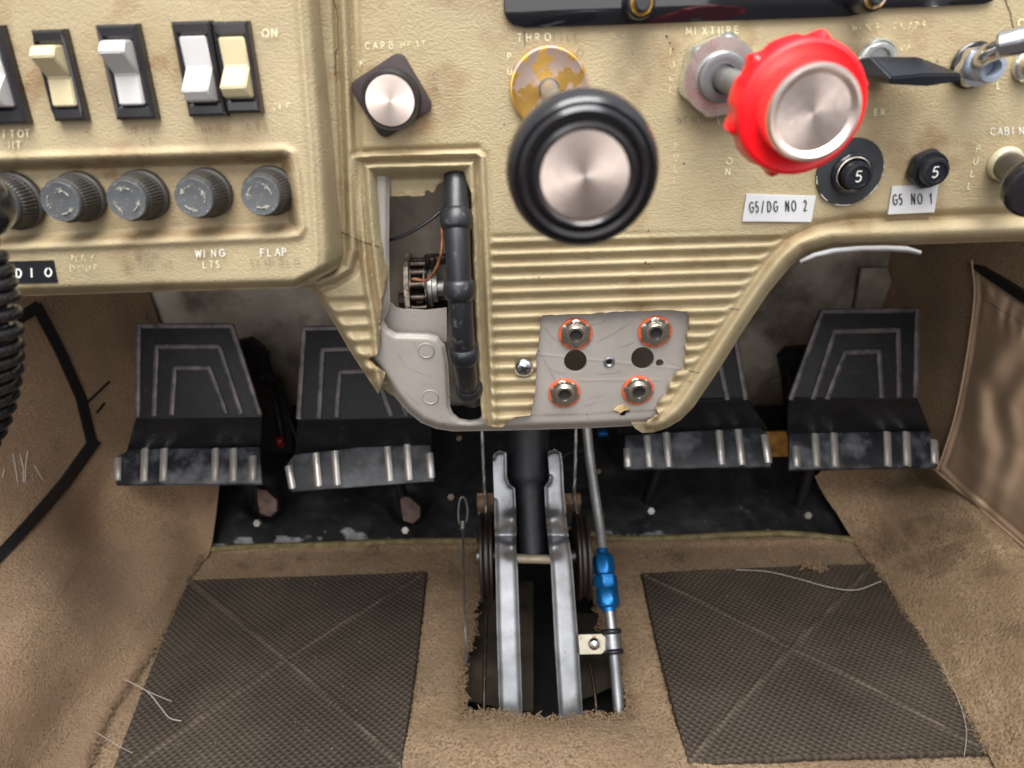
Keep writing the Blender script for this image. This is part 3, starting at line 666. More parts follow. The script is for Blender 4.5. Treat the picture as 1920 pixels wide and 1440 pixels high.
# ---- switch panel
SPO = [(590, -170), (597, -60), (612, 60), (632, 300), (641, 470), (640, 490), (632, 503), (600, 522), (578, 534), (552, 540), (300, 547), (-60, 559), (-220, 564), (-220, -170)]
CH = [(-300, 312), (-60, 306), (530, 288), (541, 293), (548, 320), (560, 425), (556, 433), (540, 436), (-60, 462), (-300, 470)]
def sp_w(X, Y):
    # side wall slopes back to the centre panel; bottom edge rolls under
    xr = np.interp(Y, [-170, -60, 0, 60, 300, 470, 560], [594, 604, 611, 615, 634, 643, 640]); dx = xr - X
    yb = np.interp(X, [-220, -60, 300, 552, 640], [564, 559, 547, 540, 496]); dy = yb - Y
    w_ = -.030 * (1 - sstep(-4, 44, dx)) ** 1.6 * (1 - .2 * sstep(0, 40, dx)) - .010 * gau(dy, 9) - .0016 * gau(dx - 48, 12) * 0
    w_ += .0016 * gau(dx - 50, 8)
    s = sdf(CH, X, Y); w_ += -.0075 * sstep(2, -20, s) + .0016 * gau(s - 8, 8)
    w_ += .0005 * snoise(X, Y, 140, 46)
    return w_
def sp_d(X, Y):
    s = sdf(CH, X, Y); d = .55 * gau(s + 8, 8)  # paints shade along the channel's inner edge; the spots below are dirt
    for cx, cy, r, a_ in ((115, 150, 75, .45), (245, 145, 75, .4), (410, 135, 95, .4), (0, 160, 70, .4), (150, 360, 80, .4), (260, 360, 80, .4), (380, 360, 80, .4), (500, 360, 80, .4), (440, 250, 60, .3)): d = d + a_ * gau(np.hypot(X - cx, Y - cy), r)
    return np.clip(d + .5 * sstep(.05, .3, snoise(X, Y, 60, 47)), 0, 1)
swp = hfield('switch_panel', lambda X, Y: LP.ats(X, Y, sp_w(X, Y)), -220, 650, -170, 570, 2.0, SPO, [], M['vinylR'], skirt=.02, back=(0, -1, 0), attr=sp_d)
tag(swp, 'raised beige vinyl sub panel carrying the rocker switches and the row of fuse caps', 'switch panel')
# cracks
def crack(P, pts, parent, wpx=1.6, w=.0004, name='crack'):
    bm = bmesh.new(); Q = rough(pts, 1.2, 6); Q = [P.at(x, y, float(w(x, y)) if callable(w) else w) for x, y in Q]
    tube(bm, Q, wpx * P.px(*pts[0]) * .5, 6, up=P.n, flat=.35); return obj(name, bm, M['crack'], parent)
cw = lambda x, y: float(cover_w(np.array([x * 1.]), np.array([y * 1.]))[0]) + .0002
crack(CP, [(641, 436), (660, 445), (680, 452), (697, 458), (712, 463)], panel, 2.4, cw)
crack(CP, [(622, -10), (632, 20), (634, 90), (628, 98), (629, 140)], panel, 1.8, cw)
crack(CP, [(1883, -5), (1893, 20), (1903, 60), (1912, 75)], panel, 1.6, cw)
crack(CP, [(1366, 577), (1385, 580)], panel, 1.4, cw); crack(CP, [(1285, 692), (1300, 697), (1312, 699)], panel, 1.4, cw); crack(CP, [(1290, 714), (1305, 718)], panel, 1.2, cw)
crack(CP, [(983, 58), (983, 70), (984, 88)], panel, 1.2, cw)
# ---- metal frame below the cover
FO = [(590, 330), (600, 540), (640, 610), (690, 672), (703, 690), (722, 716), (742, 746), (764, 772), (790, 793), (818, 804), (850, 809), (960, 807), (1100, 803), (1218, 797), (1262, 775), (1330, 660), (1400, 540), (1400, 330)]
FH = [(730, 300), (729, 480), (731, 566), (727, 584), (719, 603), (728, 618), (742, 626), (805, 628), (822, 633), (834, 648), (840, 680), (844, 764), (850, 778), (862, 788), (880, 791), (898, 788), (908, 776), (906, 300)]
def fr_w(X, Y):
    s = sdf(FO, X, Y); low = dline(FO[3:14], X, Y)
    w_ = -.0045 - .007 * gau(low, 7) + .0006 * snoise(X, Y, 90, 51)
    hs = sdf(FH, X, Y); w_ += -.0020 * gau(hs, 5)
    w_ += .00016 * gau(dline([(1008, 664), (1280, 692)], X, Y), 2) + .00014 * gau(dline([(1085, 713), (1240, 712)], X, Y), 2)
    return w_
def dentline(X, Y): return np.clip(.7 * gau(dline([(990, 779), (1100, 777), (1160, 772), (1240, 769)], X, Y), 2.5) + .5 * gau(dline([(1008, 654), (1045, 720)], X, Y), 1.2), 0, 1)
JACK = [(1081, 624, 1), (1227, 621, 1), (1058, 735, 1), (1196, 730, 1)]
fh = [FH, circ(1079, 677, 21.5), circ(1205, 672, 21.5), circ(1142, 678, 6.5), circ(1237, 681, 7.5), circ(1168, 776, 6), circ(1176, 771, 5)]
frame = hfield('pedestal_frame', lambda X, Y: CP.ats(X, Y, fr_w(X, Y)), 585, 1410, 330, 815, 2.0, FO, fh, pmat('chalky_painted_metal', lin((148, 142, 136)), .4, var=.04, vs=30, col2=lin((150, 138, 128)), c2s=60, c2lo=.64, c2hi=.72, bump=.00005, bs=500, speck=(240, .68, .73, lin((120, 108, 96))), attr_col=lin((86, 76, 66))), skirt=.0018, back=tuple(CP.n), attr=dentline)
tag(frame, 'scratched grey white metal pedestal plate exposed below the torn vinyl', 'metal plate')
for x, y in ((799, 657), (807, 744)):
    bm = bmesh.new(); s = CP.px(x, y); lathe(bm, [(15.5 * s, -.0004), (15.5 * s, .0003), (14.5 * s, .00065), (13.5 * s, .0003), (0.01 * s, .00045)], 32, CP.F(x, y, -.0044)); obj('rivet', bm, M['frame'], frame)
bm = bmesh.new(); s = CP.px(1142, 678); lathe(bm, [(11 * s, 0), (11 * s, .0005), (8 * s, .0009), (6 * s, .0003), (5.5 * s, -.003)], 28, CP.F(1142, 678, -.0044), cap=False); obj('grommet', bm, M['alu'], frame)
# dried glue blob round the double hole
bm = bmesh.new(); gp = [(1160, 760), (1172, 758), (1180, 762), (1178, 768), (1170, 769), (1163, 774), (1158, 770), (1150, 768)]
prism(bm, [tuple((CP.M(CP.at(1168, 766)).inverted() @ CP.at(x, y)).xy) for x, y in gp], 0, .0006, CP.F(1168, 766, -.0043)); obj('glue_stain', bm, pmat('dried_glue', lin((176, 150, 108)), .6, var=.25, vs=200, bump=.0004, bs=400), frame)
# torn foam backing tips
bm = bmesh.new(); prism(bm, [(0, 0), (.014, .004), (.019, -.012), (.012, -.015), (.004, -.007)], -.004, .0, CP.F(712, 722, -.009) @ Matrix.Rotation(.35, 4, 'X')); tag(obj('torn_backing', bm, M['foil']), 'torn brown foam backing hanging at the left tip of the pedestal vinyl', 'torn backing', 'torn foam backing scraps')
bm = bmesh.new(); prism(bm, [(-.006, .004), (.008, .004), (.006, -.001), (.0, -.002), (-.004, .001)], -.004, .0, CP.F(1205, 806, -.004)); tag(obj('torn_backing', bm, M['foil']), 'torn foam backing at the lower right corner of the pedestal plate', 'torn backing', 'torn foam backing scraps')
# ---- behind the opening: back plate, recess plate
BP = Plane(CP.at(790, 480, -.045), (1, 0, 0), CP.n)
bk = hfield('back_plate', lambda X, Y: BP.ats(X, Y, .002 * snoise(X, Y, 60, 55) + .004 * sstep(-2, 2, X - 732) * 0), 690, 930, 325, 640, 4, None, [], M['backp'], skirt=0)
tag(bk, 'dusty grey metal plate deep inside the trim wheel opening', 'metal plate')
bm = bmesh.new(); prism(bm, [tuple((CP.M(CP.at(760, 600)).inverted() @ CP.at(x, y)).xy) for x, y in ((712, 560), (734, 566), (741, 574), (755, 578), (775, 578), (800, 580), (842, 575), (842, 640), (712, 640))], 0, .0015, CP.F(760, 600, -.016)); box(bm, (0, 0, 0), (.0001, .0001, .0001), CP.F(760, 600, -.016))
o = obj('recess_plate', bm, M['frame']); tag(o, 'whitish metal shelf plate inside the opening, below the chain sprocket', 'metal plate')
bm = bmesh.new(); prism(bm, [tuple((CP.M(CP.at(1150, 680)).inverted() @ CP.at(x, y)).xy) for x, y in ((1000, 590), (1300, 590), (1300, 760), (1000, 800))], 0, .001, CP.F(1150, 680, -.05)); o = obj('inner_plate', bm, M['backp']); tag(o, 'dark metal behind the two large open holes of the pedestal plate', 'metal plate')
# ================================================================== LETTERING
def cl(*a_, **k): return lettering('lettering', *a_, parent=panel, **k)
cl('CARB', CP, 685, 92, 12, 15, M['txt'], sx=.95); cl('HEAT', CP, 752, 90, 12, 13, M['txt2'], sx=.9)
cl('THRO', CP, 971, 78, 14, 17, M['txt'], wt=1.8, sx=.85); cl('TTLE', CP, 1036, 76, 13, 14, M['txtg'], sx=.8)
cl('MIXTURE', CP, 1287, 65, 13, 15.2, M['txt'], wt=1.8, sx=.95); cl('WING  FLAPS', CP, 1598, 57, 12, 13.2, M['txt2'], wt=1.8)
cl('P', CP, 675, 124, 9, 9, M['txt']); cl('ON', CP, 812, 147, 11, 24, M['txtg'], vertical=True, lean=.02); cl('PU', CP, 952, 112, 12, 28, M['txt'], vertical=True, lean=-.02)
cl('O', CP, 1082, 106, 14, 10, M['txtg'], wt=1.8); cl('PULL', CP, 1257, 104, 12, 23, M['txt2'], vertical=True, lean=-.05)
cl('WING', CP, 1268, 231, 12, 15, M['txtg'], wt=1.6); cl('LVL', CP, 1347, 232, 12, 12, M['txt'])
cl('PULL', CP, 1265, 280, 11, 21, M['txt2'], vertical=True, lean=-.05); cl('ON', CP, 1362, 308, 12, 20, M['txt'], vertical=True, lean=-.1, wt=2.0)
cl('UP', CP, 1690, 94, 9, 11, M['txt2']); cl('ER', CP, 1640, 216, 11, 13, M['txt']); cl('C', CP, 1910, 52, 16, 10, M['txt'], wt=2.6)
cl('LL', CP, 1872, 141, 12, 25, M['txt'], vertical=True, lean=-.15, wt=1.8)
cl('CABIN', CP, 1858, 253, 13, 13.5, M['wpaint'], wt=2.0, sx=.9); cl('PULL', CP, 1830, 285, 12, 23, M['txt'], vertical=True, lean=-.26, wt=1.9)
def sl(*a_, **k): return lettering('lettering', *a_, parent=swp, w=.0012, **k)
sl('ON', LP, 492, 69, 14, 18, M['txt'], wt=2.2); sl('OFF', LP, 512, 206, 12, 13, M['txt2'], wt=1.8); sl('ITOT', LP, 6, 258, 13, 14, M['txt'], wt=2.0, sx=.9); sl('HT', LP, 17, 279, 13, 14, M['txt'], wt=2.0)
sl('BCN', LP, 247, 249, 13, 17, M['txtb'], wt=1.8); sl('LT', LP, 265, 272, 12, 13, M['txtb']); sl('WING  LTS', LP, 377, 246, 13, 14.5, M['txtb'], wt=2); sl('T', LP, 384, 267, 10, 10, M['txtb']); sl('U', LP, 160, 249, 9, 10, M['txtb'])
sl('NAV', LP, 135, 490, 12, 16, M['txt2'], wt=1.6); sl('DOME', LP, 132, 509, 11, 15, M['txt2'], wt=1.4); sl('BCN', LP, 255, 487, 13, 16, M['txtg'], wt=1.8)
sl('PITOT HT', LP, 236, 506, 13, 11.5, M['txtg'], wt=1.6, sx=.8); sl('WING', LP, 367, 482, 13, 15, M['wpaint'], wt=2.2, sx=.9); sl('LTS', LP, 381, 502, 12, 12, M['txt'], wt=1.8)
sl('FLAP', LP, 489, 480, 13, 13.5, M['wpaint'], wt=2.2); sl('SLO-BLO', LP, 469, 499, 12, 13.8, M['txtg'], wt=1.8)
# ================================================================== ROCKER SWITCHES
def switch(x, y, wpx, hpx, mat_, up, label, bw=44, bh=104, rot=0., gloss='bblack'):
    t = thing('rocker_switch', LP.F(x, y, .0002, rot), label, 'rocker switch', 'rocker switches on the sub panel'); s = LP.px(x, y)
    W, H = wpx * s / 2, hpx * s / 2; bm = bmesh.new(); th = .0042
    # bezel as a ring so that the rocker sits in a real recess
    rw, rh = (bw + 3) * s / 2, (bh + 3) * s / 2
    def ring(z, a_, b_, c=0): return [(-a_, -b_, z), (a_, -b_, z), (a_, b_, z), (-a_, b_, z)]
    R = [ring(0, W, H), ring(th - .001, W - .0003, H - .0003), ring(th, W - .0013, H - .0013), ring(th - .0002, rw + .001, rh + .001), ring(th - .001, rw, rh), ring(.0004, rw, rh)]
    vv = [[bm.verts.new(p) for p in r] for r in R]
    for a_, b_ in zip(vv, vv[1:]):
        for k in range(4): j = (k + 1) % 4; bm.faces.new((a_[k], a_[j], b_[j], b_[k]))
    bm.faces.new(vv[-1]); obj('bezel', bm, M[gloss], t, smooth=False)
    b = bmesh.new(); hb = bh * s / 2; wb = bw * s / 2
    prof = [(-hb, .001), (-hb, th + .0006), (-hb * .05, th - .0004), (hb * .62, th + .0075), (hb * .95, th + .0050), (hb, th + .001), (hb, .001)]
    if not up: prof = [(-p, q) for p, q in prof][::-1]
    vl = [b.verts.new((-wb, p, q)) for p, q in prof]; vr = [b.verts.new((wb, p, q)) for p, q in prof]; n = len(prof)
    for k in range(n): j = (k + 1) % n; b.faces.new((vl[k], vl[j], vr[j], vr[k]))
    b.faces.new(vl[::-1]); b.faces.new(vr); bmesh.ops.recalc_face_normals(b, faces=b.faces[:])
    bmesh.ops.bevel(b, geom=b.edges[:], offset=.0005, segments=3, affect='EDGES', clamp_overlap=True)
    obj('rocker', b, M[mat_], t)
    return t
switch(0, 143, 78, 170, 'white', False, 'white rocker switch in a black bezel, cut off by the left edge of the photo', 42, 108)
switch(120, 143, 62, 158, 'cream', True, 'cream rocker switch in a narrow black bezel, alone, second from the left edge')
switch(245, 137, 78, 164, 'white', True, 'white rocker switch in a wide glossy black bezel, standing alone with its top pushed out', 46, 110)
switch(380, 131, 74, 164, 'white', False, 'white rocker switch joined on its right side to a cream one', 48, 112)
switch(450, 128, 68, 158, 'cream', False, 'cream rocker switch joined to the white one, beside the word ON', 47, 104)
# ================================================================== FUSES
def fuse(x, y, r, label, hh=.0155, seed=0):
    t = thing('fuse_holder', LP.F(x, y, -.0062), label, 'fuse holder', 'fuse caps in the recessed channel'); s = LP.px(x, y); R = r * s
    bm = bmesh.new(); lathe(bm, [(R * 1.03, 0), (R * 1.03, .0022), (R * .97, .0028), (R * .9, .003)], 48); obj('base_ring', bm, M['fuse'], t)
    bm = bmesh.new(); kn = lambda t_, q, z: q * (1 + (.018 * (1 if math.sin(t_ * 44) > 0 else -1) if .004 < z < hh - .003 else 0))
    lathe(bm, [(R * .93, .0028), (R * .93, .0042), (R * .90, .0045), (R * .86, hh - .0032), (R * .80, hh - .0024)], 264, rf=kn); obj('knurled_body', bm, M['fuse'], t)
    bm = bmesh.new(); lathe(bm, [(R * .74, hh - .003), (R * .78, hh - .002), (R * .78, hh - .0005), (R * .75, hh), (R * .7, hh - .0001)], 56); cp_ = obj('cap', bm, M['fusecap'], t)
    bm = bmesh.new()
    for k in range(3):
        a0 = seed * .5 + k * 2.094; pts = [(.47 * R * math.cos(a0 + q * .12), .47 * R * math.sin(a0 + q * .12), hh + .0002) for q in range(7)]
        tube(bm, pts, .00028, 5); e = Vector(pts[-1]); dr = Vector((-math.sin(a0 + .72), math.cos(a0 + .72), 0)); rd = Vector((math.cos(a0 + .72), math.sin(a0 + .72), 0))
        add(bm, [e + rd * .0011, e - rd * .0011, e + dr * .0022], [(0, 1, 2)])
    obj('arrow_marks', bm, worn('worn_arrow_paint', lin((156, 152, 140)), .40, .56, 1500), cp_)
fuse(30, 376, 53, 'dark fuse cap partly hidden behind the cord at the left edge', .013, 0)
fuse(153, 368, 46, 'grey fuse cap above the faded NAV lettering, three clear arrows on it', .0155, 1)
fuse(271, 365, 46, 'grey fuse cap above the BCN PITOT HT lettering', .0155, 2)
fuse(391, 361, 45, 'scratched grey fuse cap above the WING LTS lettering', .0155, 3.3)
fuse(510, 357, 45, 'scratched grey fuse cap above the FLAP lettering at the right end of the row', .0155, 4.4)
# embossed label tape
bm = bmesh.new(); q = [LP.at(x, y, .0006) for x, y in ((-40, 492), (100, 488), (108, 530), (-40, 533))]; nn = LP.n * .0006
add(bm, [v for v in q] + [v - nn for v in q], [(0, 1, 2, 3), (0, 4, 5, 1), (1, 5, 6, 2), (2, 6, 7, 3), (3, 7, 4, 0)])
tp = obj('label_tape', bm, M['cord'], smooth=False); tag(tp, 'black embossed label tape with the letters DIO showing below the fuses', 'label tape')
lettering('lettering', 'DIO', LP, 31, 520, 15, 27, M['wpaint'], tp, wt=4.2, sx=.9, w=.0011)
# ================================================================== COILED CORD
bm = bmesh.new(); pts = []; Nn = 17.5; axis = spline([YP(-70, 425, .235), YP(-58, 500, .232), YP(-46, 560, .23), YP(-37, 640, .23), YP(-36, 700, .233), YP(-42, 760, .238), YP(-58, 820, .245), YP(-84, 870, .25)], 110)
for i, p in enumerate(axis):
    t_ = i / (len(axis) - 1); an = t_ * Nn * 2 * math.pi; R = .0110 * (1 - .15 * abs(t_ - .55)) * (1 - .35 * sstep(.18, 0, t_))
    pts.append(p + Vector((math.cos(an) * R, math.sin(an) * R, 0)))
tube(bm, pts, .00225, 16); cc = obj('coiled_cord', bm, M['cord'], ); 
ct = thing('microphone_cord', YP(0, 640, .23), 'glossy black coiled cord hanging down the left edge of the photo', 'cord'); cc.name = 'coil'; cc.parent = ct; cc.matrix_parent_inverse = ct.matrix_world.inverted()
bm = bmesh.new(); lathe(bm, [(.001, .012), (.008, .0115), (.0105, .008), (.011, 0), (.010, -.006), (.0075, -.009), (.0045, -.015), (.004, -.02)][::-1], 32, align(YP(-44, 385, .237), (.5, -1, .15)))
sr = obj('plug', bm, M['cord'], ct); sr.matrix_parent_inverse = ct.matrix_world.inverted()
# ================================================================== CARB HEAT KNOB
t = thing('carb_heat_knob', CP.F(735, 180, .0003), 'round silver faced knob on a tilted square black plate', 'control knob'); s = CP.px(735, 180)
def rrect(w_, h_, r, n=6):
    o = []
    for cx, cy, a0 in ((w_ - r, h_ - r, 0), (-w_ + r, h_ - r, 90), (-w_ + r, -h_ + r, 180), (w_ - r, -h_ + r, 270)):
        o += [(cx + r * math.cos(math.radians(a0 + 90 * k / n)), cy + r * math.sin(math.radians(a0 + 90 * k / n))) for k in range(n + 1)]
    return o
bm = bmesh.new(); prism(bm, rrect(59 * s, 57 * s, 17 * s, 10), 0, .0022, Matrix.Rotation(math.radians(28), 4, 'Z'), bev=.0005); obj('square_plate', bm, M['bplate'], t)
bm = bmesh.new(); lathe(bm, [(55 * s, .0022), (54.5 * s, .0045), (53 * s, .0062), (50 * s, .0070), (47 * s, .0070), (46 * s, .0064), (45 * s, .0064)], 64, Matrix.Translation((0, -.001, 0))); obj('knob', bm, M['bblack'], t)
bm = bmesh.new(); lathe(bm, [(45 * s, .0060), (45 * s, .0068), (44.5 * s, .0070), (.00005, .0072)], 64, Matrix.Translation((0, -.001, 0)), rf=lambda t_, r, z: r * (1 + .004 * math.sin(t_ * 31) * (r > .01))); obj('metal_face', bm, M['spun'], t)
# ================================================================== THROTTLE
def control(name, bx, by, kx, ky, wk, label):
    B = CP.at(bx, by, .0005); K = CP.at(kx, ky, wk); return B, K, (K - B).normalized()
t = thing('throttle', CP.F(1029, 165, .0006), 'big black ribbed push pull knob with a silver face on a worn brass plate', 'throttle knob'); s = CP.px(1029, 165); Ti = t.matrix_world.inverted()
bm = bmesh.new(); lathe(bm, [(73 * s, 0), (73.5 * s, .0008), (72 * s, .0016), (69 * s, .0017), (64 * s, .0010), (18 * s, .0010), (15.5 * s, .0010), (15.5 * s, .0002)], 80, cap=False); obj('brass_plate', bm, M['brass'], t)
B, K, ax = control('', 1029, 166, 1086, 306, .118, ''); 
bm = bmesh.new(); tube(bm, [Ti @ (B - ax * .004), Ti @ (K)], .0036, 20); tube(bm, [Ti @ (B - ax * .003), Ti @ (B + ax * .0012)], .0044, 24); obj('shaft', bm, M['steel'], t)
s = depth(K) / F; Mk = Ti @ align(K, (ax * .55 + CP.n * .45)); R = 138 * s
bm = bmesh.new(); lathe(bm, [(.20 * R, -.020), (.24 * R, -.006), (.60 * R, -.003), (.86 * R, -.001), (.97 * R, .003), (1.0 * R, .0065), (.985 * R, .010), (.94 * R, .0125), (.895 * R, .0132), (.875 * R, .0124), (.855 * R, .0128), (.80 * R, .0142), (.74 * R, .0140), (.71 * R, .0124), (.69 * R, .0124), (.665 * R, .0146), (.62 * R, .0150), (.59 * R, .0144), (.575 * R, .0132), (.57 * R, .012)], 96, Mk); obj('knob', bm, M['bblack'], t)
bm = bmesh.new(); lathe(bm, [(.575 * R, .0120), (.575 * R, .0136), (.565 * R, .0139), (.00005, .0142)], 72); fo = obj('metal_face', bm, M['spun'], t); fo.matrix_local = Mk
# ================================================================== MIXTURE
t = thing('mixture_control', CP.F(1343, 141, .0006), 'bright red knurled knob with a silver cap on a shaft from a hex nut', 'mixture knob'); s = CP.px(1343, 141); Ti = t.matrix_world.inverted()
def hexp(r, rot=0, n=6): return [(r * math.cos(rot + i * 2 * math.pi / n), r * math.sin(rot + i * 2 * math.pi / n)) for i in range(n)]
def hexnut(bm, r, z0, z1, rot=0, M_=None, n=6):
    lathe(bm, [(r * .97, z0), (r * 1.0, z0 + .0003), (r * 1.0, z1 - (z1 - z0) * .3), (r * .90, z1), (r * .62, z1)], 96, M_, rf=lambda t_, q, z: min(q, r * .90 / math.cos(((t_ - rot) % (2 * math.pi / n)) - math.pi / n)))
bm = bmesh.new(); hexnut(bm, 74 * s, 0, .0075, .35); obj('hex_nut', bm, M['zinc'], t)
bm = bmesh.new(); lathe(bm, [(44 * s, .006), (44 * s, .0095), (41 * s, .0105), (28 * s, .0110), (24 * s, .0106), (22 * s, .009)], 64); obj('collar', bm, M['alu'], t)
B, K, ax = control('', 1343, 143, 1501, 203, .078, '')
bm = bmesh.new(); tube(bm, [Ti @ (B + ax * .002), Ti @ K], .0047, 24); obj('shaft', bm, M['steel'], t)
s = depth(K) / F; dirk = (ax * .25 + CP.n * .75).normalized(); Mk = Ti @ align(K, dirk); R = 128 * s
def lobes(t_, q, z):
    if q < .7 * R: return q
    u = ((t_ - math.radians(17)) * 6 / (2 * math.pi) + .5) % 1.0; k = 1 if z < -.002 else .0; return q * (1 + k * (.075 * max(0, 1 - abs(u - .5) / .11)) - k * .035 * max(0, 1 - abs(u - .5 - (.22 if u > .5 else -.22)) / .12))
bm = bmesh.new(); lathe(bm, [(.25 * R, -.0125), (.55 * R, -.012), (.88 * R, -.0115), (.95 * R, -.0100), (.98 * R, -.006), (.965 * R, -.0022), (.955 * R, -.001), (.95 * R, .0004), (.93 * R, .0016), (.88 * R, .0022), (.74 * R, .0014), (.70 * R, .0010)], 256, Mk, rf=lobes); obj('red_knob', bm, M['red'], t)
bm = bmesh.new(); lathe(bm, [(.655 * R, 0), (.665 * R, .009), (.66 * R, .0108), (.63 * R, .0118), (.59 * R, .0118), (.55 * R, .0108), (.52 * R, .0102), (.00005, .0102)], 80); fo = obj('metal_cap', bm, M['spun'], t); fo.matrix_local = Mk
# ================================================================== FLAP SWITCH
t = thing('flap_switch', CP.F(1642, 112, .0005), 'flat faceted black paddle lever coming out of a grey ring, right of the red knob', 'flap lever'); s = CP.px(1642, 112); Ti = t.matrix_world.inverted()
bm = bmesh.new(); lathe(bm, [(38 * s, 0), (38 * s, .0012), (34 * s, .0024), (30 * s, .0020), (27 * s, .0030), (22 * s, .0030), (20 * s, .001)], 56); obj('ring', bm, M['zinc'], t)
def cpts(L_): return [Ti @ CP.at(x, y, w_) for x, y, w_ in L_]
bm = bmesh.new()
V = cpts([(1606, 108, .010), (1632, 106, .012), (1722, 106, .020), (1806, 139, .026), (1738, 139, .030), (1672, 145, .028), (1668, 158, .027), (1740, 163, .029), (1800, 153, .026), (1612, 142, .010), (1620, 150, .006), (1700, 120, .006), (1780, 140, .012)])
add(bm, V, [(0, 9, 5, 1), (1, 5, 4, 2), (2, 4, 3), (5, 6, 7, 4), (4, 7, 8, 3), (9, 10, 6, 5), (0, 1, 2, 11), (2, 3, 12, 11), (3, 8, 12), (8, 7, 6, 10, 11, 12), (0, 11, 10, 9)])
bmesh.ops.recalc_face_normals(bm, faces=bm.faces[:]); bmesh.ops.bevel(bm, geom=bm.edges[:], offset=.0006, segments=2, affect='EDGES', clamp_overlap=True)
obj('paddle', bm, M['bplast'], t)
# ================================================================== CHROME LEVER
t = thing('chrome_lever', CP.F(1822, 122, .0005), 'chrome lever arm with a pale grey slotted bushing near the right edge', 'lever'); s = CP.px(1822, 122); Ti = t.matrix_world.inverted()
bm = bmesh.new(); lathe(bm, [(40 * s, 0), (41 * s, .001), (38 * s, .0016), (26 * s, .0016)], 48); obj('washer', bm, M['bblack'], t)
bm = bmesh.new(); hexnut(bm, 38 * s, .0012, .0062, .2); obj('hex_nut', bm, M['chrome'], t)
bm = bmesh.new(); lathe(bm, [(25 * s, .003), (25 * s, .0135), (23 * s, .0145), (15 * s, .0145), (14 * s, .009)], 40); obj('bushing', bm, pmat('grey_bushing', lin((150, 160, 176)), .4, metal=.2, var=.1, vs=200), t)
bm = bmesh.new(); P = [CP.at(1838, 116, .012), CP.at(1848, 104, .020), CP.at(1880, 88, .026), CP.at(1905, 78, .03), CP.at(1955, 66, .034)]
tube(bm, spline([Ti @ p for p in P], 8), .0034, 20); lathe(bm, [(.0036, -.006), (.0046, -.005), (.0050, .001), (.0046, .007), (.0052, .009), (.0052, .02)], 24, Ti @ align(P[3], P[4] - P[3])); obj('arm', bm, M['chrome'], t)
# right edge fragment: round nut
t = thing('push_button', CP.F(1930, 120, .0004), 'greenish metal ring cut off by the right edge of the photo', 'ring'); bm = bmesh.new(); s = CP.px(1930, 120)
lathe(bm, [(32 * s, 0), (32 * s, .002), (28 * s, .003), (20 * s, .003)], 40); obj('ring', bm, M['zinc'], t)
bm = bmesh.new(); lathe(bm, [(20 * s, .001), (20 * s, .006), (16 * s, .007)], 40); obj('centre', bm, M['brass'], t)
# ================================================================== CABIN AIR KNOB
t = thing('cabin_heat_knob', CP.F(1882, 306, .0005), 'black push pull knob on a pale washer under the word CABIN, at the right edge', 'control knob'); s = CP.px(1882, 306); Ti = t.matrix_world.inverted()
bm = bmesh.new(); lathe(bm, [(31 * s, 0), (31 * s, .0022), (28 * s, .0032), (22 * s, .0034), (20 * s, .001)], 48); obj('washer', bm, pmat('pale_yellowed_washer', lin((206, 200, 170)), .35, metal=.4, var=.1, vs=200), t)
B, K, ax = control('', 1884, 306, 1936, 345, .030, '')
bm = bmesh.new(); tube(bm, [Ti @ B, Ti @ K], .0058, 24); obj('shaft', bm, M['bblack'], t)
bm = bmesh.new(); R = 57 * s * .92; lathe(bm, [(.4 * R, -.003), (.8 * R, -.002), (.97 * R, .001), (R, .004), (.95 * R, .007), (.85 * R, .0082), (.5 * R, .0085)], 56, Ti @ align(K, ax)); obj('knob', bm, M['bblack'], t)
# ================================================================== CIRCUIT BREAKERS
t = thing('circuit_breaker', CP.F(1592, 322, .0004), 'round black breaker marked 5 on a chipped black disc under the red knob', 'circuit breaker', 'push breakers marked 5'); s = CP.px(1592, 322); Ti = t.matrix_world.inverted()
bm = bmesh.new(); lathe(bm, [(62 * s, 0), (62 * s, .0009), (61 * s, .0012), (20 * s, .0012)], 72); obj('disc', bm, M['matte'], t)
# chipped bright rim
bm = bmesh.new(); tube(bm, [(61.6 * s * math.cos(a_), 61.6 * s * math.sin(a_), .00115) for a_ in np.linspace(math.radians(185), math.radians(400), 60)], .00022, 5); obj('worn_rim', bm, worn('chipped_edge', lin((200, 198, 190)), .5, .56, 260), t)
def breaker(t, x, y, dx, dy, s, hexr, ring):
    if hexr: bm = bmesh.new(); hexnut(bm, hexr * s, .0010, .0055, .4); obj('hex_nut', bm, M['bplast'], t)
    if ring:
        bm = bmesh.new(); lathe(bm, [(36 * s, .001), (36 * s, .0035), (33 * s, .0042), (30 * s, .004)], 48, Matrix.Translation((dx * .2, dy * .2, 0)), rf=lambda t_, q, z: q * (1 + .03 * (math.sin(t_ * 14) > 0)), cap=False); obj('ring_nut', bm, M['bplast'], t)
        bm = bmesh.new(); tube(bm, [(30 * s * math.cos(a_), 30 * s * math.sin(a_), .0046) for a_ in np.linspace(0, 6.28, 40)], .0004, 8, cap=False); obj('snap_ring', bm, M['nickel'], t)
    bm = bmesh.new(); lathe(bm, [(25 * s, .002), (25 * s, .0085), (24 * s, .0098), (19 * s, .0100), (18 * s, .0093), (16 * s, .0093)], 48); b_ = obj('button', bm, M['bplast'], t)
    bm2 = bmesh.new()
    u = 19 * s
    for st in G['5']:
        pts = [Vector(((p[0] - .27) * u, (p[1] - .5) * u, .0095)) for p in st]; tube(bm2, pts, .00028, 6, flat=.4, up=(0, 0, 1))
    obj('numeral', bm2, M['wpaint'], b_)
breaker(t, 0, 0, 0, 0, s, 0, 1)
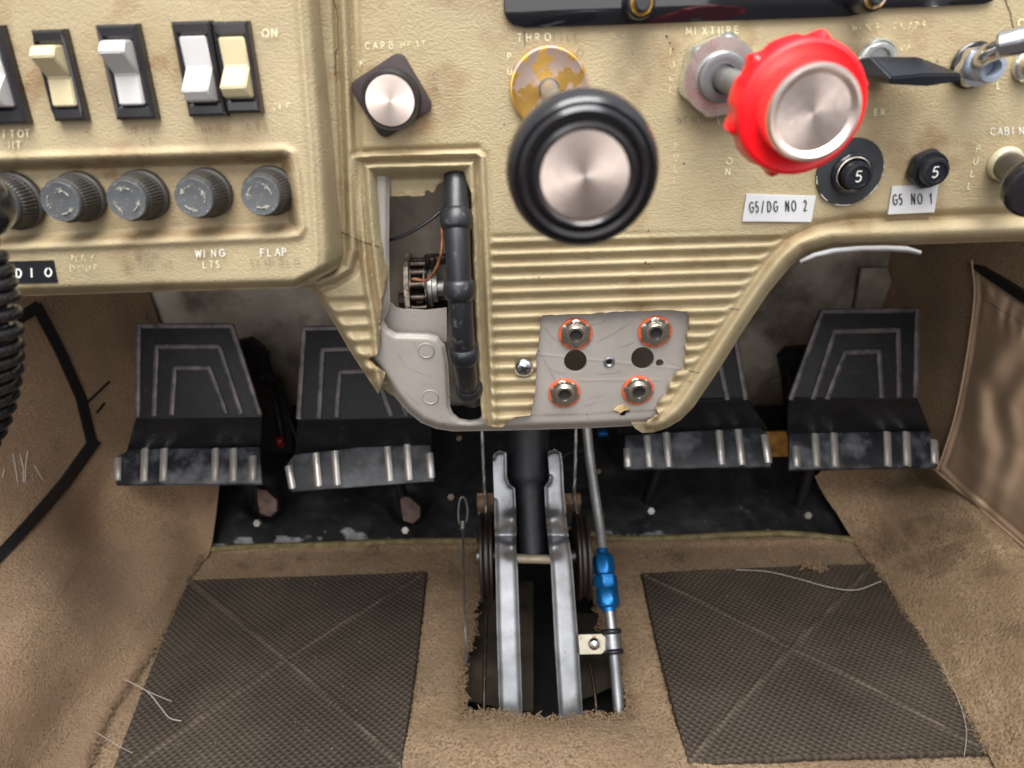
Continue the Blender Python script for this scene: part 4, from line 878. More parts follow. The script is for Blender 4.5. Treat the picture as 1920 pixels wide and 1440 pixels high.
t = thing('circuit_breaker', CP.F(1732, 314, .0004), 'black hexagonal breaker marked 5 above the G5 NO 1 label', 'circuit breaker', 'push breakers marked 5'); breaker(t, 0, 0, 0, 0, CP.px(1732, 314), 36, 0)
# white labels
def label(c, txt, x, y, h, adv, lab, sx):
    bm = bmesh.new(); q = [CP.at(px, py, .0011) for px, py in c]; nn = CP.n * .0008
    add(bm, [v for v in q] + [v - nn for v in q], [(0, 3, 2, 1), (0, 1, 5, 4), (1, 2, 6, 5), (2, 3, 7, 6), (3, 0, 4, 7)]); o = obj('printed_label', bm, M['label'], smooth=False)
    tag(o, lab, 'label', 'white printed labels'); lettering('lettering', txt, CP, x, y, h, adv, M['ink'], o, wt=2.8, sx=sx, w=.0014)
label([(1400, 364), (1530, 368), (1521, 416), (1392, 415)], 'G5/DG NO 2', 1406, 398, 19, 11.3, 'white label reading G5/DG NO 2 below the red knob', .46)
label([(1673, 350), (1760, 345), (1752, 398), (1665, 402)], 'G5 NO 1', 1675, 384, 19, 11.6, 'smaller white label reading G5 NO 1', .48)
# ================================================================== BLACK DISPLAY AT THE TOP
bm = bmesh.new(); dp = [(944, -150), (944, 20), (950, 36), (962, 47), (985, 52), (1200, 45), (1588, 31), (1606, 27), (1640, 16), (1760, 12), (1838, 8), (1856, 2), (1864, -14), (1864, -150)]
Md = CP.M(CP.at(1400, 0)); pl = [tuple((Md.inverted() @ CP.at(x, y, .0)).xy) for x, y in dp]; prism(bm, pl, 0, .0022, None, bev=.0006)
t = thing('black_display', Md, 'glossy black glass display at the top edge with two gold ringed knobs', 'display'); obj('glass', bm, M['glass'], t)
for x, y, r in ((1192, 6, 27), (1612, -6, 27)):
    s = CP.px(x, y); m_ = Md.inverted() @ CP.M(CP.at(x, y, .0024)); bm = bmesh.new(); lathe(bm, [(r * s, 0), (r * s, .010), (.9 * r * s, .012), (.72 * r * s, .0125)], 48, m_); kb = obj('knob', bm, M['bplast'], t)
    bm = bmesh.new(); lathe(bm, [(.74 * r * s, .0118), (.74 * r * s, .0134), (.66 * r * s, .0138), (.50 * r * s, .0134), (.46 * r * s, .012)], 60, m_, rf=lambda t_, q, z: q * (1 + .02 * math.sin(t_ * 30)), cap=False); obj('gold_ring', bm, M['brass'], kb)
    bm = bmesh.new(); lathe(bm, [(.46 * r * s, .011), (.46 * r * s, .0155), (.36 * r * s, .0162)], 40, m_); obj('inner_knob', bm, M['matte'], kb)
# white plastic strip hanging below the right panel
bm = bmesh.new(); top = [(1499, 487), (1525, 474), (1560, 465), (1610, 460), (1660, 459), (1700, 461), (1728, 470)]; bot = [(1499, 491), (1530, 480), (1570, 472), (1620, 468), (1670, 468), (1705, 470), (1726, 474)]
SPn = Plane(CP.at(1600, 465, -.001), (1, 0, 0), CP.n); A_ = [SPn.at(x, y) for x, y in top]; B_ = [SPn.at(x, y, -.002) for x, y in bot]
for off in (0,):
    va = [bm.verts.new(p) for p in A_]; vb = [bm.verts.new(p) for p in B_]
    for k in range(len(va) - 1): bm.faces.new((va[k], va[k + 1], vb[k + 1], vb[k]))
o = obj('plastic_strip', bm, M['label']); m_ = o.modifiers.new('s', 'SOLIDIFY'); m_.thickness = .0012; tag(o, 'bent white plastic strip poking out under the right panel edge', 'plastic strip')
# ================================================================== JACKS AND SCREW
for i, (x, y, lab) in enumerate(((1079, 624, 'headset jack socket at the upper left of the bare metal plate'), (1228, 620, 'headset jack socket at the upper right of the bare metal plate'), (1058, 735, 'headset jack socket at the lower left of the bare metal plate'), (1196, 730, 'headset jack socket at the lower right of the bare metal plate'))):
    t = thing('headset_jack', CP.F(x, y, -.0043), lab, 'jack socket', 'nickel headset jacks with orange washers'); s = CP.px(x, y) * .98; q = 1.0 if i < 2 else .94
    bm = bmesh.new(); lathe(bm, [(33 * q * s, 0), (33 * q * s, .0008), (32 * q * s, .001), (14 * s, .001)], 48, Matrix.Translation((0, -.0004, 0))); obj('fibre_washer', bm, M['orange'], t)
    bm = bmesh.new(); hexnut(bm, 31 * q * s, .0009, .0019, .5 + i * .12); obj('hex_nut', bm, M['nickel'], t)
    bm = bmesh.new(); lathe(bm, [(22 * q * s, .0018), (21 * q * s, .0023), (18 * s, .0024), (17.5 * s, .0032), (16.5 * s, .0035), (12.5 * s, .0035), (11.5 * s, .0030), (11.2 * s, -.006)], 48, cap=False); obj('barrel', bm, M['nickel'], t)
    bm = bmesh.new(); lathe(bm, [(11.4 * s, .0020), (.0001, .0019)], 24); obj('dark_hole_disc', bm, M['dark'], t)  # near-black disc stands in for the shade down inside the socket
t = thing('pan_screw', CP.F(982, 688, -.0005), 'cross head screw through the ribbed vinyl left of the metal plate', 'screw'); s = CP.px(982, 688)
bm = bmesh.new(); R = 18.5 * s
N_ = 60; prof = [(R, 0), (R, .0008), (R * .9, .0018), (R * .72, .0026), (R * .5, .0031), (R * .3, .0033)]
def crossr(t_, q, z): return q
lathe(bm, prof + [(R * .28, .0033), (R * .1, .0034)], 64); obj('head', bm, M['chrome'], t)
bm = bmesh.new(); 
for a_ in (.5, .5 + math.pi / 2): box(bm, (0, 0, .0029), (R * 1.05, R * .20, .0012), Matrix.Rotation(a_, 4, 'Z'))
box(bm, (0, 0, .0029), (R * .42, R * .42, .00125), Matrix.Rotation(.5, 4, 'Z')); obj('cross_slot', bm, M['dark'], t, smooth=False)
# ================================================================== TRIM WHEEL, CHAIN, SPROCKET
Mw = CP.M(CP.at(868, 560, .0) + CP.n * -.056); t = thing('trim_wheel', Mw, 'dark grey ribbed trim wheel rim standing in its slot in the torn pedestal', 'trim wheel')
def wp(th, r): th = math.radians(th); return Vector((0, r * math.sin(th), r * math.cos(th)))
RW = .0745; bm = bmesh.new(); tube(bm, [wp(a_, RW) for a_ in range(-180, 181, 3)], .0055, 20, cap=False, up=(1, 0, 0))
def row_of(th): 
    q = Rm.transposed() @ (Mw @ wp(th, RW + .004) - CAM); return 720 + F * q.y / q.z
ribs_ = [min(np.arange(-85, 85, .25), key=lambda a_: abs(row_of(a_) - r_)) for r_ in (408, 547, 673, 742)] + [72, -80, 105, -110]
def ribtube(bm, a0):
    prof = []
    for k in range(13):
        u = -1 + 2 * k / 12; prof.append((wp(a0 + u * 3.4, RW), .0055 + .0018 * math.sqrt(max(0, 1 - u * u))))
    rows = []
    for p, r in prof:
        rad = Vector((0, p.y, p.z)).normalized(); rows.append([bm.verts.new(p + Vector((math.cos(q) * r, 0, 0)) + rad * math.sin(q) * r) for q in np.linspace(0, 2 * math.pi, 25)[:-1]])
    for a_, b_ in zip(rows, rows[1:]):
        for k in range(24): j = (k + 1) % 24; bm.faces.new((a_[k], b_[k], b_[j], a_[j]))
obj('rim', bm, M['rubber'], t)
for a_ in ribs_: bm = bmesh.new(); ribtube(bm, a_); obj('grip_rib', bm, M['rubber'], t)
bm = bmesh.new(); lathe(bm, [(.012, -.002), (.070, -.0015), (.070, .0015), (.012, .002)], 72, Matrix.Rotation(math.pi / 2, 4, 'Y')); obj('web', bm, M['dark'], t)
tw = thing('sprocket_chain', CP.M(CP.at(789, 540, -.036)), 'oily roller chain wrapped round a small sprocket inside the torn opening', 'chain'); s = CP.px(789, 540, -.036)
RX = Matrix.Rotation(math.pi / 2, 4, 'Y'); rc = .0135
bm = bmesh.new(); lathe(bm, [(.003, -.0016), (.0105, -.0016), (.0105, .0016), (.003, .0016)], 48, RX, rf=lambda t_, q, z: q * (1 + .09 * math.sin(t_ * 13)) if q > .005 else q); obj('sprocket', bm, M['chain'], tw)
rol = bmesh.new(); pl_ = bmesh.new()
for k in range(13):
    an = 2 * math.pi * k / 13; c_ = Vector((0, rc * math.sin(an), rc * math.cos(an))); lathe(rol, [(.0010, -.0046), (.0010, -.0032), (.0021, -.0031), (.0021, .0031), (.0010, .0032), (.0010, .0046)], 14, Matrix.Translation(c_) @ RX)
    c2_ = Vector((0, rc * math.sin(an + 2 * math.pi / 13), rc * math.cos(an + 2 * math.pi / 13))); mid = (c_ + c2_) / 2; dr = (c2_ - c_)
    for sx_ in (-1, 1):
        x_ = sx_ * (.0034 if k % 2 else .0041)
        for q in np.linspace(0, 1, 5):
            pass
        m_ = Matrix.Translation(mid + Vector((x_, 0, 0))) @ align(Vector((0, 0, 0)), (1, 0, 0), up=dr)
        # figure of eight link plate
        h_ = dr.length / 2; poly = []
        for q in range(24):
            a2 = 2 * math.pi * q / 24; r2 = .0026 * (1 - .22 * abs(math.sin(a2)) ** 6); poly.append((math.sin(a2) * r2, math.cos(a2) * r2 + (h_ if math.cos(a2) > 0 else -h_)))
        y_ = dr.normalized(); z_ = Vector((1, 0, 0)); xx = y_.cross(z_); m_ = Matrix((xx, y_, z_)).transposed().to_4x4(); m_.translation = mid + Vector((x_, 0, 0)); prism(pl_, poly, -.00035, .00035, m_)
obj('rollers', rol, M['chain'], tw); obj('link_plates', pl_, M['chain'], tw)
for v_ in (.0132, -.0132):
    bm = bmesh.new()
    for k in range(6): box(bm, (.004 + k * .0028, v_, -.004 - k * .0015), (.0032, .0048, .0085), None, bev=.0008)
    obj('chain_run', bm, M['chain'], tw)
bm = bmesh.new(); tube(bm, [(.002, 0, .002), (.020, 0, .0)], .0042, 20); tube(bm, [(.0045, 0, .001), (.0065, 0, .001)], .0098, 24); tube(bm, [(.0065, 0, .001), (.009, 0, .001)], .0075, 24); obj('hub_shaft', bm, M['steel'], tw)
t = thing('sprocket_bracket', CP.M(CP.at(768, 555, -.030)), 'speckled steel bracket plate standing edge on left of the chain', 'bracket'); s = CP.px(768, 555, -.03)
bm = bmesh.new(); prism(bm, [(-.016, -.021), (.016, -.021), (.016, .006), (.010, .017), (.0, .0205), (-.010, .017), (-.016, .006)], -.0012, .0012, Matrix.Translation((0, 0, -.006)) @ Matrix.Rotation(math.pi / 2, 4, 'Y') @ Matrix.Rotation(0, 4, 'Z'), bev=.0004); obj('plate', bm, pmat('pitted_steel', lin((140, 130, 116)), .45, metal=.6, var=.3, vs=300, bump=.0002, bs=900, speck=(700, .55, .65, lin((70, 60, 50)))), t)
bm = bmesh.new(); lathe(bm, [(.0038, -.004), (.0038, -.001), (.002, 0)], 6, Matrix.Translation((-.0015, -.002, 0)) @ RX); obj('bolt', bm, M['chain'], t)
def wire(name, pts, r, mat_, label, cat, n=10, grp=None, parent=None):
    bm = bmesh.new(); tube(bm, spline(pts, 8), r, n); o = obj(name, bm, mat_, parent); 
    if label: tag(o, label, cat, grp)
    return o
wire('copper_wire', [CP.at(x, y, w_) for x, y, w_ in ((834, 398, -.012), (829, 425, -.012), (829, 455, -.010), (826, 480, -.008), (818, 503, -.009), (806, 520, -.011), (797, 526, -.014), (774, 523, -.018))], .0008, M['copper'], 'rusty copper wire bent down from the wheel rim onto the chain', 'wire')
wire('black_cable', [CP.at(x, y, w_) for x, y, w_ in ((700, 455, -.014), (722, 452, -.013), (755, 443, -.012), (795, 420, -.012), (825, 398, -.014), (850, 375, -.02))], .0008, M['cord'], 'thin black cable curving across the opening behind the wheel', 'cable')
# ================================================================== RUDDER PEDALS
def pplane(xa, ya, Ya, xb, yb, Yb):
    A_ = YP(xa, ya, Ya); B_ = YP(xb, yb, Yb); up = B_ - A_; n = Vector((1, 0, 0)).cross(Vector((0, up.y, up.z))); 
    if n.y > 0: n = -n
    return Plane(A_, (1, 0, 0), n)
def local(P, pts, Mi, w=0): return [Mi @ P.at(x, y, w) for x, y in pts]
def plate(bm, P, pts, th, Mi, mi=0, bev=.0010):
    m_ = P.M(P.at(*pts[0])); inv = m_.inverted(); prism(bm, [tuple((inv @ P.at(x, y)).xy) for x, y in pts][::-1], -th, 0, Mi @ m_, mi, bev=bev)
def pedal(label, up, ridges, neck, fl, strips, arm, gap_plate=None, Yo=0.):
    cx = sum(p[0] for p in fl) / len(fl); t = thing('rudder_pedal', YP(cx, 900, .68 + Yo), label, 'rudder pedal', 'rudder pedals'); Mi = t.matrix_world.inverted()
    ytop = min(p[1] for p in up); ybot = max(p[1] for p in up)
    UP = pplane(cx, ybot, .655 + Yo, cx, ytop, .700 + Yo)
    bm = bmesh.new(); plate(bm, UP, up, .006, Mi); obj('upper_plate', bm, M['pedal'], t)
    for r in ridges:
        bm = bmesh.new(); P = [Mi @ UP.at(x, y, .0006) for x, y in r]; P = resample(P, .004); tube(bm, P, .0029, 8, up=Mi.to_3x3() @ UP.n, flat=.55); obj('ridge', bm, M['ridge'], t)
    NP = pplane(cx, max(p[1] for p in neck), .688 + Yo, cx, ybot - 2, .657 + Yo); bm = bmesh.new(); plate(bm, NP, neck, .004, Mi); obj('neck', bm, M['pedal'], t)
    fy0 = min(p[1] for p in fl); fy1 = max(p[1] for p in fl); FPn = pplane(cx, fy1, .650 + Yo, cx, fy0, .684 + Yo)
    bm = bmesh.new(); plate(bm, FPn, fl, .005, Mi, bev=.0014); fo = obj('foot_flange', bm, M['pedalw'], t)
    for x0, ya, x1, yb in strips:
        bm = bmesh.new(); P = [Mi @ FPn.at(x0 + (x1 - x0) * q, ya + (yb - ya) * q, .0006 + .0012 * math.sin(math.pi * min(1, q * 1.1))) for q in np.linspace(0, 1, 8)]; tube(bm, P, .0040, 10, up=Mi.to_3x3() @ FPn.n, flat=.6); obj('metal_strip', bm, M['strip'], t)
    if gap_plate:
        MP = Plane(YP(gap_plate[0][0], gap_plate[0][1], .79), (1, 0, 0), (0, -1, 0)); bm = bmesh.new(); plate(bm, MP, gap_plate, .012, Mi, bev=.002); obj('dark_gap_plate', bm, M['toe'], t)  # dark plate added to make the gap beside the pedal read dark
    if arm:
        (ax_, ay, aY), (bx_, by_, bY) = arm; A_ = YP(ax_, ay, aY); B_ = YP(bx_, by_, bY); bm = bmesh.new()
        tube(bm, [Mi @ A_, Mi @ A_.lerp(B_, .8), Mi @ B_], .0085, 14, flat=.7); ao = obj('arm', bm, M['toe'], t)
        bm = bmesh.new(); lathe(bm, [(.005, -.003), (.005, .001), (.004, .0022)], 6, Mi @ align(B_ + Vector((0, -.026, .004)), (0, -1, .5))); obj('bolt', bm, M['steel'], ao)
    return t
up1 = [(258, 607), (435, 607), (491, 782), (255, 786)]
def rid(o, i1, i2): return [o, i1, i2]
pedal('leftmost black pedal, beside the left wall carpet', up1, [[(258, 783), (260, 611), (434, 611), (487, 778)], [(289, 780), (294, 650), (411, 650), (452, 776)], [(322, 778), (328, 690), (392, 690), (424, 776)]],
      [(255, 784), (491, 781), (489, 845), (236, 850)], [(242, 842), (487, 838), (491, 906), (217, 908), (217, 857)], [(221, 860, 220, 902), (272, 842, 270, 904), (308, 842, 306, 903), (404, 842, 403, 903), (438, 842, 438, 903), (474, 856, 474, 903)], ((468, 860, .70), (497, 962, .70)), [(400, 650), (468, 636), (492, 655), (500, 700), (520, 716), (545, 780), (548, 850), (400, 850)])
pedal('second black pedal from the left, half hidden behind the pedestal corner', [(568, 613), (748, 609), (806, 783), (558, 788)], [[(560, 786), (570, 616), (746, 613), (802, 780)], [(598, 784), (605, 656), (720, 652), (762, 780)], [(631, 782), (637, 698), (702, 695), (734, 780)]],
      [(558, 786), (806, 782), (812, 846), (552, 862)], [(552, 852), (806, 824), (814, 902), (546, 922), (538, 870)], [(541, 874, 549, 916), (592, 850, 598, 912), (628, 846, 633, 910), (726, 838, 732, 902), (763, 834, 768, 900), (805, 850, 809, 896)], ((742, 880, .70), (766, 975, .70)))
pedal('third black pedal from the left, mostly hidden behind the pedestal', [(1212, 604), (1378, 598), (1402, 752), (1150, 758)], [[(1154, 756), (1214, 607), (1374, 602), (1398, 750)], [(1192, 755), (1242, 645), (1340, 641), (1364, 750)]],
      [(1150, 756), (1402, 750), (1440, 806), (1160, 815)], [(1172, 816), (1425, 800), (1438, 812), (1446, 874), (1172, 880)], [(1176, 842, 1177, 876), (1213, 818, 1218, 876), (1249, 812, 1254, 876), (1348, 808, 1353, 872), (1384, 806, 1391, 872), (1433, 816, 1441, 868)], ((1240, 860, .70), (1212, 940, .70)))
pedal('rightmost black pedal, in front of the dark brown wall carpet', [(1540, 580), (1723, 577), (1720, 748), (1478, 752)], [[(1482, 750), (1542, 584), (1720, 581), (1717, 746)], [(1524, 749), (1565, 622), (1684, 619), (1686, 746)], [(1550, 749), (1584, 661), (1648, 659), (1653, 746)]],
      [(1478, 750), (1720, 746), (1746, 812), (1476, 818)], [(1480, 812), (1738, 808), (1757, 826), (1757, 875), (1480, 880)], [(1492, 838, 1494, 876), (1528, 814, 1531, 876), (1563, 813, 1566, 876), (1663, 811, 1665, 875), (1699, 811, 1701, 874), (1751, 826, 1753, 870)], ((1520, 860, .70), (1497, 948, .70)), [(1462, 672), (1478, 656), (1540, 650), (1560, 840), (1468, 850), (1478, 780), (1470, 710)])
for x, y, lab, sc in ((500, 945, 'rusty brown bracket under the leftmost pedal, bolted to the toe board', 1.), (768, 958, 'rusty brown bracket under the second pedal from the left', 1.)):
    bm = bmesh.new(); P = pplane(x, y + 20, .678, x, y - 20, .692); m_ = P.M(P.at(x, y)); inv = m_.inverted()
    prism(bm, [tuple((inv @ P.at(x + q[0], y + q[1])).xy) for q in ((-18, -28), (0, -26), (20, -8), (20, 12), (6, 24), (-12, 18), (-16, -4))][::-1], -.004, .002, m_, bev=.0015)
    o = obj('rusty_bracket', bm, pmat('rusty_primer', lin((84, 62, 54)), .6, var=.3, vs=120, bump=.0003, bs=500)); tag(o, lab, 'bracket', 'rusty pedal brackets')
# pedal push rods behind
wire('pedal_rod', [YP(486, 700, .80), YP(512, 740, .78), YP(530, 822, .76)], .0035, M['toe'], 'dark rod between the two left pedals', 'rod', grp='dark rods behind the pedals')
wire('pedal_rod', [YP(500, 660, .84), YP(510, 700, .80), YP(560, 832, .74)], .0025, M['toe'], 'thin dark rod ending near the red cap between the left pedals', 'rod', grp='dark rods behind the pedals')
wire('pedal_rod', [YP(1470, 668, .80), YP(1478, 700, .78), YP(1500, 800, .74)], .0045, M['toe'], 'dark rod left of the rightmost pedal', 'rod', grp='dark rods behind the pedals')
bm = bmesh.new(); lathe(bm, [(.004, 0), (.0048, .002), (.0048, .010), (.003, .012)], 20, align(YP(528, 834, .745), (0, -.4, 1))); tag(obj('red_cap', bm, M['skinred']), 'small red plastic cap between the two left pedals', 'cap')
bm = bmesh.new(); box(bm, (0, 0, 0), (.035, .004, .035), Matrix.Translation(YP(1455, 832, .77)), bev=.001); tag(obj('ochre_block', bm, M['ochre']), 'ochre yellow metal piece showing between the two right pedals', 'metal piece')
bm = bmesh.new(); prism(bm, [(-.006, .05), (.006, .05), (.022, -.03), (.008, -.03)], 0, .003, Matrix.Translation(YP(254, 580, .845)) @ Matrix.Rotation(math.pi / 2, 4, 'X')); tag(obj('ochre_strip', bm, M['ochre']), 'ochre primer strip at the left edge of the firewall', 'metal strip')
wire('thin_wire', [YP(252, 545, .84), YP(268, 570, .835), YP(280, 610, .83)], .0012, M['cord'], 'thin dark wire beside the ochre strip on the firewall', 'wire')
bm = bmesh.new(); prism(bm, [(-.02, .03), (.012, .03), (.02, .012), (.012, -.03), (-.02, -.03)], 0, .004, Matrix.Translation(YP(1636, 545, .852)) @ Matrix.Rotation(math.pi / 2, 4, 'X'), bev=.001); tag(obj('insulation_flap', bm, M['backp']), 'dusty grey insulation flap at the right corner of the firewall', 'insulation')
bm = bmesh.new(); box(bm, (0, 0, 0), (.012, .01, .006), Matrix.Translation(YP(1130, 812, .76)), bev=.002); tag(obj('blue_fitting', bm, M['blue']), 'blue fitting half hidden behind the lower edge of the pedestal plate', 'fitting')
# ================================================================== CONTROL COLUMN
A_ = dray(990, 850, .655); B_ = dray(990, 1345, .62); up = A_ - B_; nn = Vector((1, 0, 0)).cross(up); nn = -nn if nn.y > 0 else nn
AP = Plane(A_, (1, 0, 0), nn)
def arm_w(cx):
    def f(X, Y):
        w_ = np.zeros(X.shape)
        for y in (975, 1028): w_ = w_ + .0065 * np.exp(-((Y - y) / 17.) ** 2) * np.exp(-((X - cx) / 20.) ** 2)
        w_ = w_ - .004 * np.exp(-((Y - 1003) / 10.) ** 2)
        return w_ + .0008 * snoise(X, Y, 60, 71) - .0022 * gau(np.minimum(dline(AL, X, Y), dline(AR, X, Y)), 5)
    return f
AL = [(924, 858), (927, 850), (937, 845), (949, 849), (950, 895), (955, 908), (965, 915), (968, 963), (968, 1032), (970, 1057), (975, 1200), (980, 1355), (937, 1355), (932, 1190), (929, 1040), (927, 940)]
AR = [(1027, 848), (1040, 842), (1052, 849), (1055, 872), (1057, 917), (1063, 986), (1073, 1055), (1084, 1200), (1094, 1360), (1050, 1360), (1041, 1215), (1033, 1055), (1030, 1032), (1023, 959), (1021, 913), (1029, 903), (1031, 895)]
col = thing('control_column', AP.at(1000, 1345), 'pair of bright aluminium arms joined by a spacer, rising from the floor opening', 'control column'); Mi = col.matrix_world.inverted()
for poly, cx in ((AL, 962), (AR, 1036)):
    f = arm_w(cx); h = hfield('arm', lambda X, Y, f=f: AP.ats(X, Y, f(X, Y)) - np.array(col.location), min(p[0] for p in poly) - 6, max(p[0] for p in poly) + 6, 838, 1366, 2, poly, [], M['alu'], skirt=.016, back=tuple(AP.n)); h.parent = col
bm = bmesh.new(); tube(bm, [Mi @ AP.at(964, 1047, -.006), Mi @ AP.at(1036, 1049, -.006)], .0042, 16); obj('spacer', bm, pmat('dusty_spacer', lin((150, 138, 118)), .5, metal=.3, var=.15, vs=120), col)
bm = bmesh.new(); pts = [AP.at(991, 700, -.02), AP.at(991, 800, -.02), AP.at(991, 893, -.02), AP.at(993, 914, -.02), AP.at(996, 980, -.02), AP.at(999, 1042, -.02)]; s = .67 / F
rr = [39, 39, 38, 29, 27, 26]
L_ = resample(pts, .004); tot = len(L_)
def rad(t_): 
    p = L_[int(round(t_ * (tot - 1)))]; 
    y = np.interp((p - pts[0]).length, [(q - pts[0]).length for q in pts], rr); return y * s
tube(bm, L_, rad, 32); o = obj('torque_tube', bm, pmat('blue_black_paint', lin((20, 21, 28)), .45, var=.15, vs=60)); tag(o, 'thick blue black tube going down between the aluminium arms', 'tube')
# pulleys with support blocks and cables
for x, lab, k in ((914, 'left', 0), (1090, 'right', 1)):
    c_ = dray(x, 1042, .685); t = thing('cable_pulley', c_, 'dark red brown grooved pulley seen edge on at the %s of the aluminium arms' % lab, 'pulley', 'pulleys beside the control column'); bm = bmesh.new()
    lathe(bm, [(.010, -.0060), (.041, -.0060), (.042, -.0054), (.042, -.0038), (.0380, -.0012), (.0380, .0012), (.042, .0038), (.042, .0054), (.041, .0060), (.010, .0060)], 72, RX); obj('wheel', bm, M['pulley'], t)
    bm = bmesh.new(); lathe(bm, [(.006, -.010), (.006, .010)], 20, RX); obj('pin', bm, M['steel'], t)
for x, lab in ((911, 'small beige block above the left pulley'), (1072, 'small beige block above the right pulley')):
    bm = bmesh.new(); box(bm, (0, 0, 0), (.017, .012, .024), Matrix.Translation(dray(x, 945, .72)) @ Matrix.Rotation(.5, 4, 'X'), bev=.001); tag(obj('guide_block', bm, pmat('stained_beige_block', lin((140, 112, 88)), .7, var=.3, vs=120, bump=.0004, bs=300)), lab, 'guide block', 'beige guide blocks')
def cable(pts, label, r=.0016):
    bm = bmesh.new(); P = spline(pts, 14)
    # twisted strands
    for k in range(3):
        off = []
        for i, p in enumerate(P):
            t_ = (P[min(i + 1, len(P) - 1)] - P[max(i - 1, 0)]).normalized(); u = Vector((1, 0, 0)); v = t_.cross(u).normalized(); an = i * .9 + k * 2.094
            off.append(p + (u * math.cos(an) + v * math.sin(an)) * r * .45)
        tube(bm, off, r * .62, 6)
    o = obj('steel_cable', bm, M['steel']); tag(o, label, 'cable', 'steel control cables')
cable([dray(903, 790, .70), dray(906, 860, .70), dray(909, 920, .70), dray(911, 962, .70)], 'steel cable running down to the left pulley')
cable([dray(1080, 790, .70), dray(1079, 860, .70), dray(1077, 930, .70), dray(1082, 975, .70)], 'steel cable running down to the right pulley')
cable([dray(868, 988, .745), dray(869, 1080, .70), dray(872, 1180, .655), FP(873, 1246, .0035)], 'thin steel cable hanging from the wire clip over the carpet', .0013)
bm = bmesh.new(); tube(bm, spline([dray(x, y, .75) for x, y in ((868, 990), (861, 978), (860, 955), (863, 936), (868, 932), (873, 937), (877, 955), (875, 976), (868, 990))], 8), .0012, 8); tube(bm, [dray(868, 978, .748), dray(868, 994, .745)], .0032, 12); tag(obj('wire_clip', bm, M['steel']), 'looped steel wire clip at the top of the thin cable', 'wire clip')
wire('thin_rod', [dray(912, 1150, .67), dray(909, 1250, .64), dray(907, 1345, .615)], .0018, M['chain'], 'thin dark rod in the floor opening left of the left arm', 'rod', grp='thin rods in the floor opening')
wire('thin_rod', [dray(1105, 1240, .66), dray(1114, 1290, .645), dray(1120, 1348, .63)], .0016, M['chain'], 'thin dark rod in the floor opening right of the right arm', 'rod', grp='thin rods in the floor opening')
# small clutter on the toe board
for x, y, Yv, r, lab in ((846, 932, .71, .006, 'orange and steel screw head on the toe board left of the wire clip'), (861, 822, .74, .005, 'small pale bolt head high on the toe board under the pedestal plate'), (1122, 884, .73, .005, 'small pale bolt head right of the grey pipe')):
    bm = bmesh.new(); lathe(bm, [(r, -.004), (r, .001), (r * .7, .003), (r * .2, .003)], 6, align(YP(x, y, Yv), (0, -1, .6))); tag(obj('bolt', bm, M['chain']), lab, 'bolt')
wire('brake_line', [dray(1048, 862, .72), dray(1070, 848, .72), dray(1096, 846, .72), dray(1110, 870, .72), dray(1114, 930, .72)], .0022, M['toe'], 'dark thin pipe arching behind the grey pipe', 'pipe')
# ================================================================== FUEL / BRAKE PIPE WITH BLUE FITTING
pp = [dray(1100, 800, .70), dray(1106, 860, .70), dray(1116, 930, .69), dray(1124, 985, .68), dray(1131, 1040, .665), dray(1137, 1090, .65), dray(1143, 1145, .64), dray(1150, 1210, .63), dray(1157, 1290, .622), dray(1163, 1365, .612)]
t = thing('hydraulic_pipe', pp[-1], 'grey metal pipe with a bright blue anodised fitting and a clamp, right of the arms', 'pipe'); Mi = t.matrix_world.inverted()
bm = bmesh.new(); tube(bm, spline([Mi @ p for p in pp[:5]], 10), .0048, 20); obj('upper_pipe', bm, M['tubeg'], t)
bm = bmesh.new(); tube(bm, spline([Mi @ p for p in pp[5:]], 10), lambda q: .0050, 20); obj('lower_pipe', bm, M['alu'], t)
a_ = (pp[6] - pp[4]).normalized(); base = dray(1129, 1030, .667); L = (dray(1143, 1148, .64) - base).length; s = .65 / F; mf = Mi @ align(base, a_)
def hx(t_, q, z): return min(q, q * .90 / math.cos(((t_ - .3) % (math.pi / 3)) - math.pi / 6)) 
bm = bmesh.new(); lathe(bm, [(11 * s, 0), (11.5 * s, .08 * L), (18 * s, .10 * L), (20.5 * s, .16 * L), (20.5 * s, .36 * L), (17 * s, .42 * L)], 72, mf, rf=lambda t_, q, z: hx(t_, q, z) if q > 17.5 * s else q)
obj('fitting_nut', bm, M['blue'], t)
bm = bmesh.new(); lathe(bm, [(15 * s, .40 * L), (19 * s, .42 * L), (22.5 * s, .45 * L), (22.5 * s, .60 * L), (18 * s, .64 * L)], 72, mf, rf=lambda t_, q, z: hx(t_ + .4, q, z) if q > 18.5 * s else q); obj('fitting_body', bm, M['blue'], t)
bm = bmesh.new(); lathe(bm, [(17 * s, .62 * L), (21 * s, .66 * L), (21.5 * s, .86 * L), (18 * s, .92 * L), (13 * s, .95 * L), (12 * s, 1.0 * L), (11 * s, 1.0 * L)], 72, mf, rf=lambda t_, q, z: hx(t_ + .1, q, z) if q > 18.5 * s else q); obj('fitting_sleeve', bm, M['blue'], t)
c_ = dray(1148, 1203, .632); d_ = (pp[7] - pp[6]).normalized(); mc = Mi @ align(c_, d_)
bm = bmesh.new()
for z in (-.0085, .0085): tube(bm, [(.0072 * math.cos(q), .0072 * math.sin(q), z) for q in np.linspace(0, 2 * math.pi, 36)], .0023, 10, M=mc)
cl_ = obj('rubber_cushion', bm, M['bplast'], t)
bm = bmesh.new(); lathe(bm, [(.0076, -.0065), (.0082, -.006), (.0082, .006), (.0076, .0065)], 40, mc); obj('clamp_band', bm, M['alu'], t)
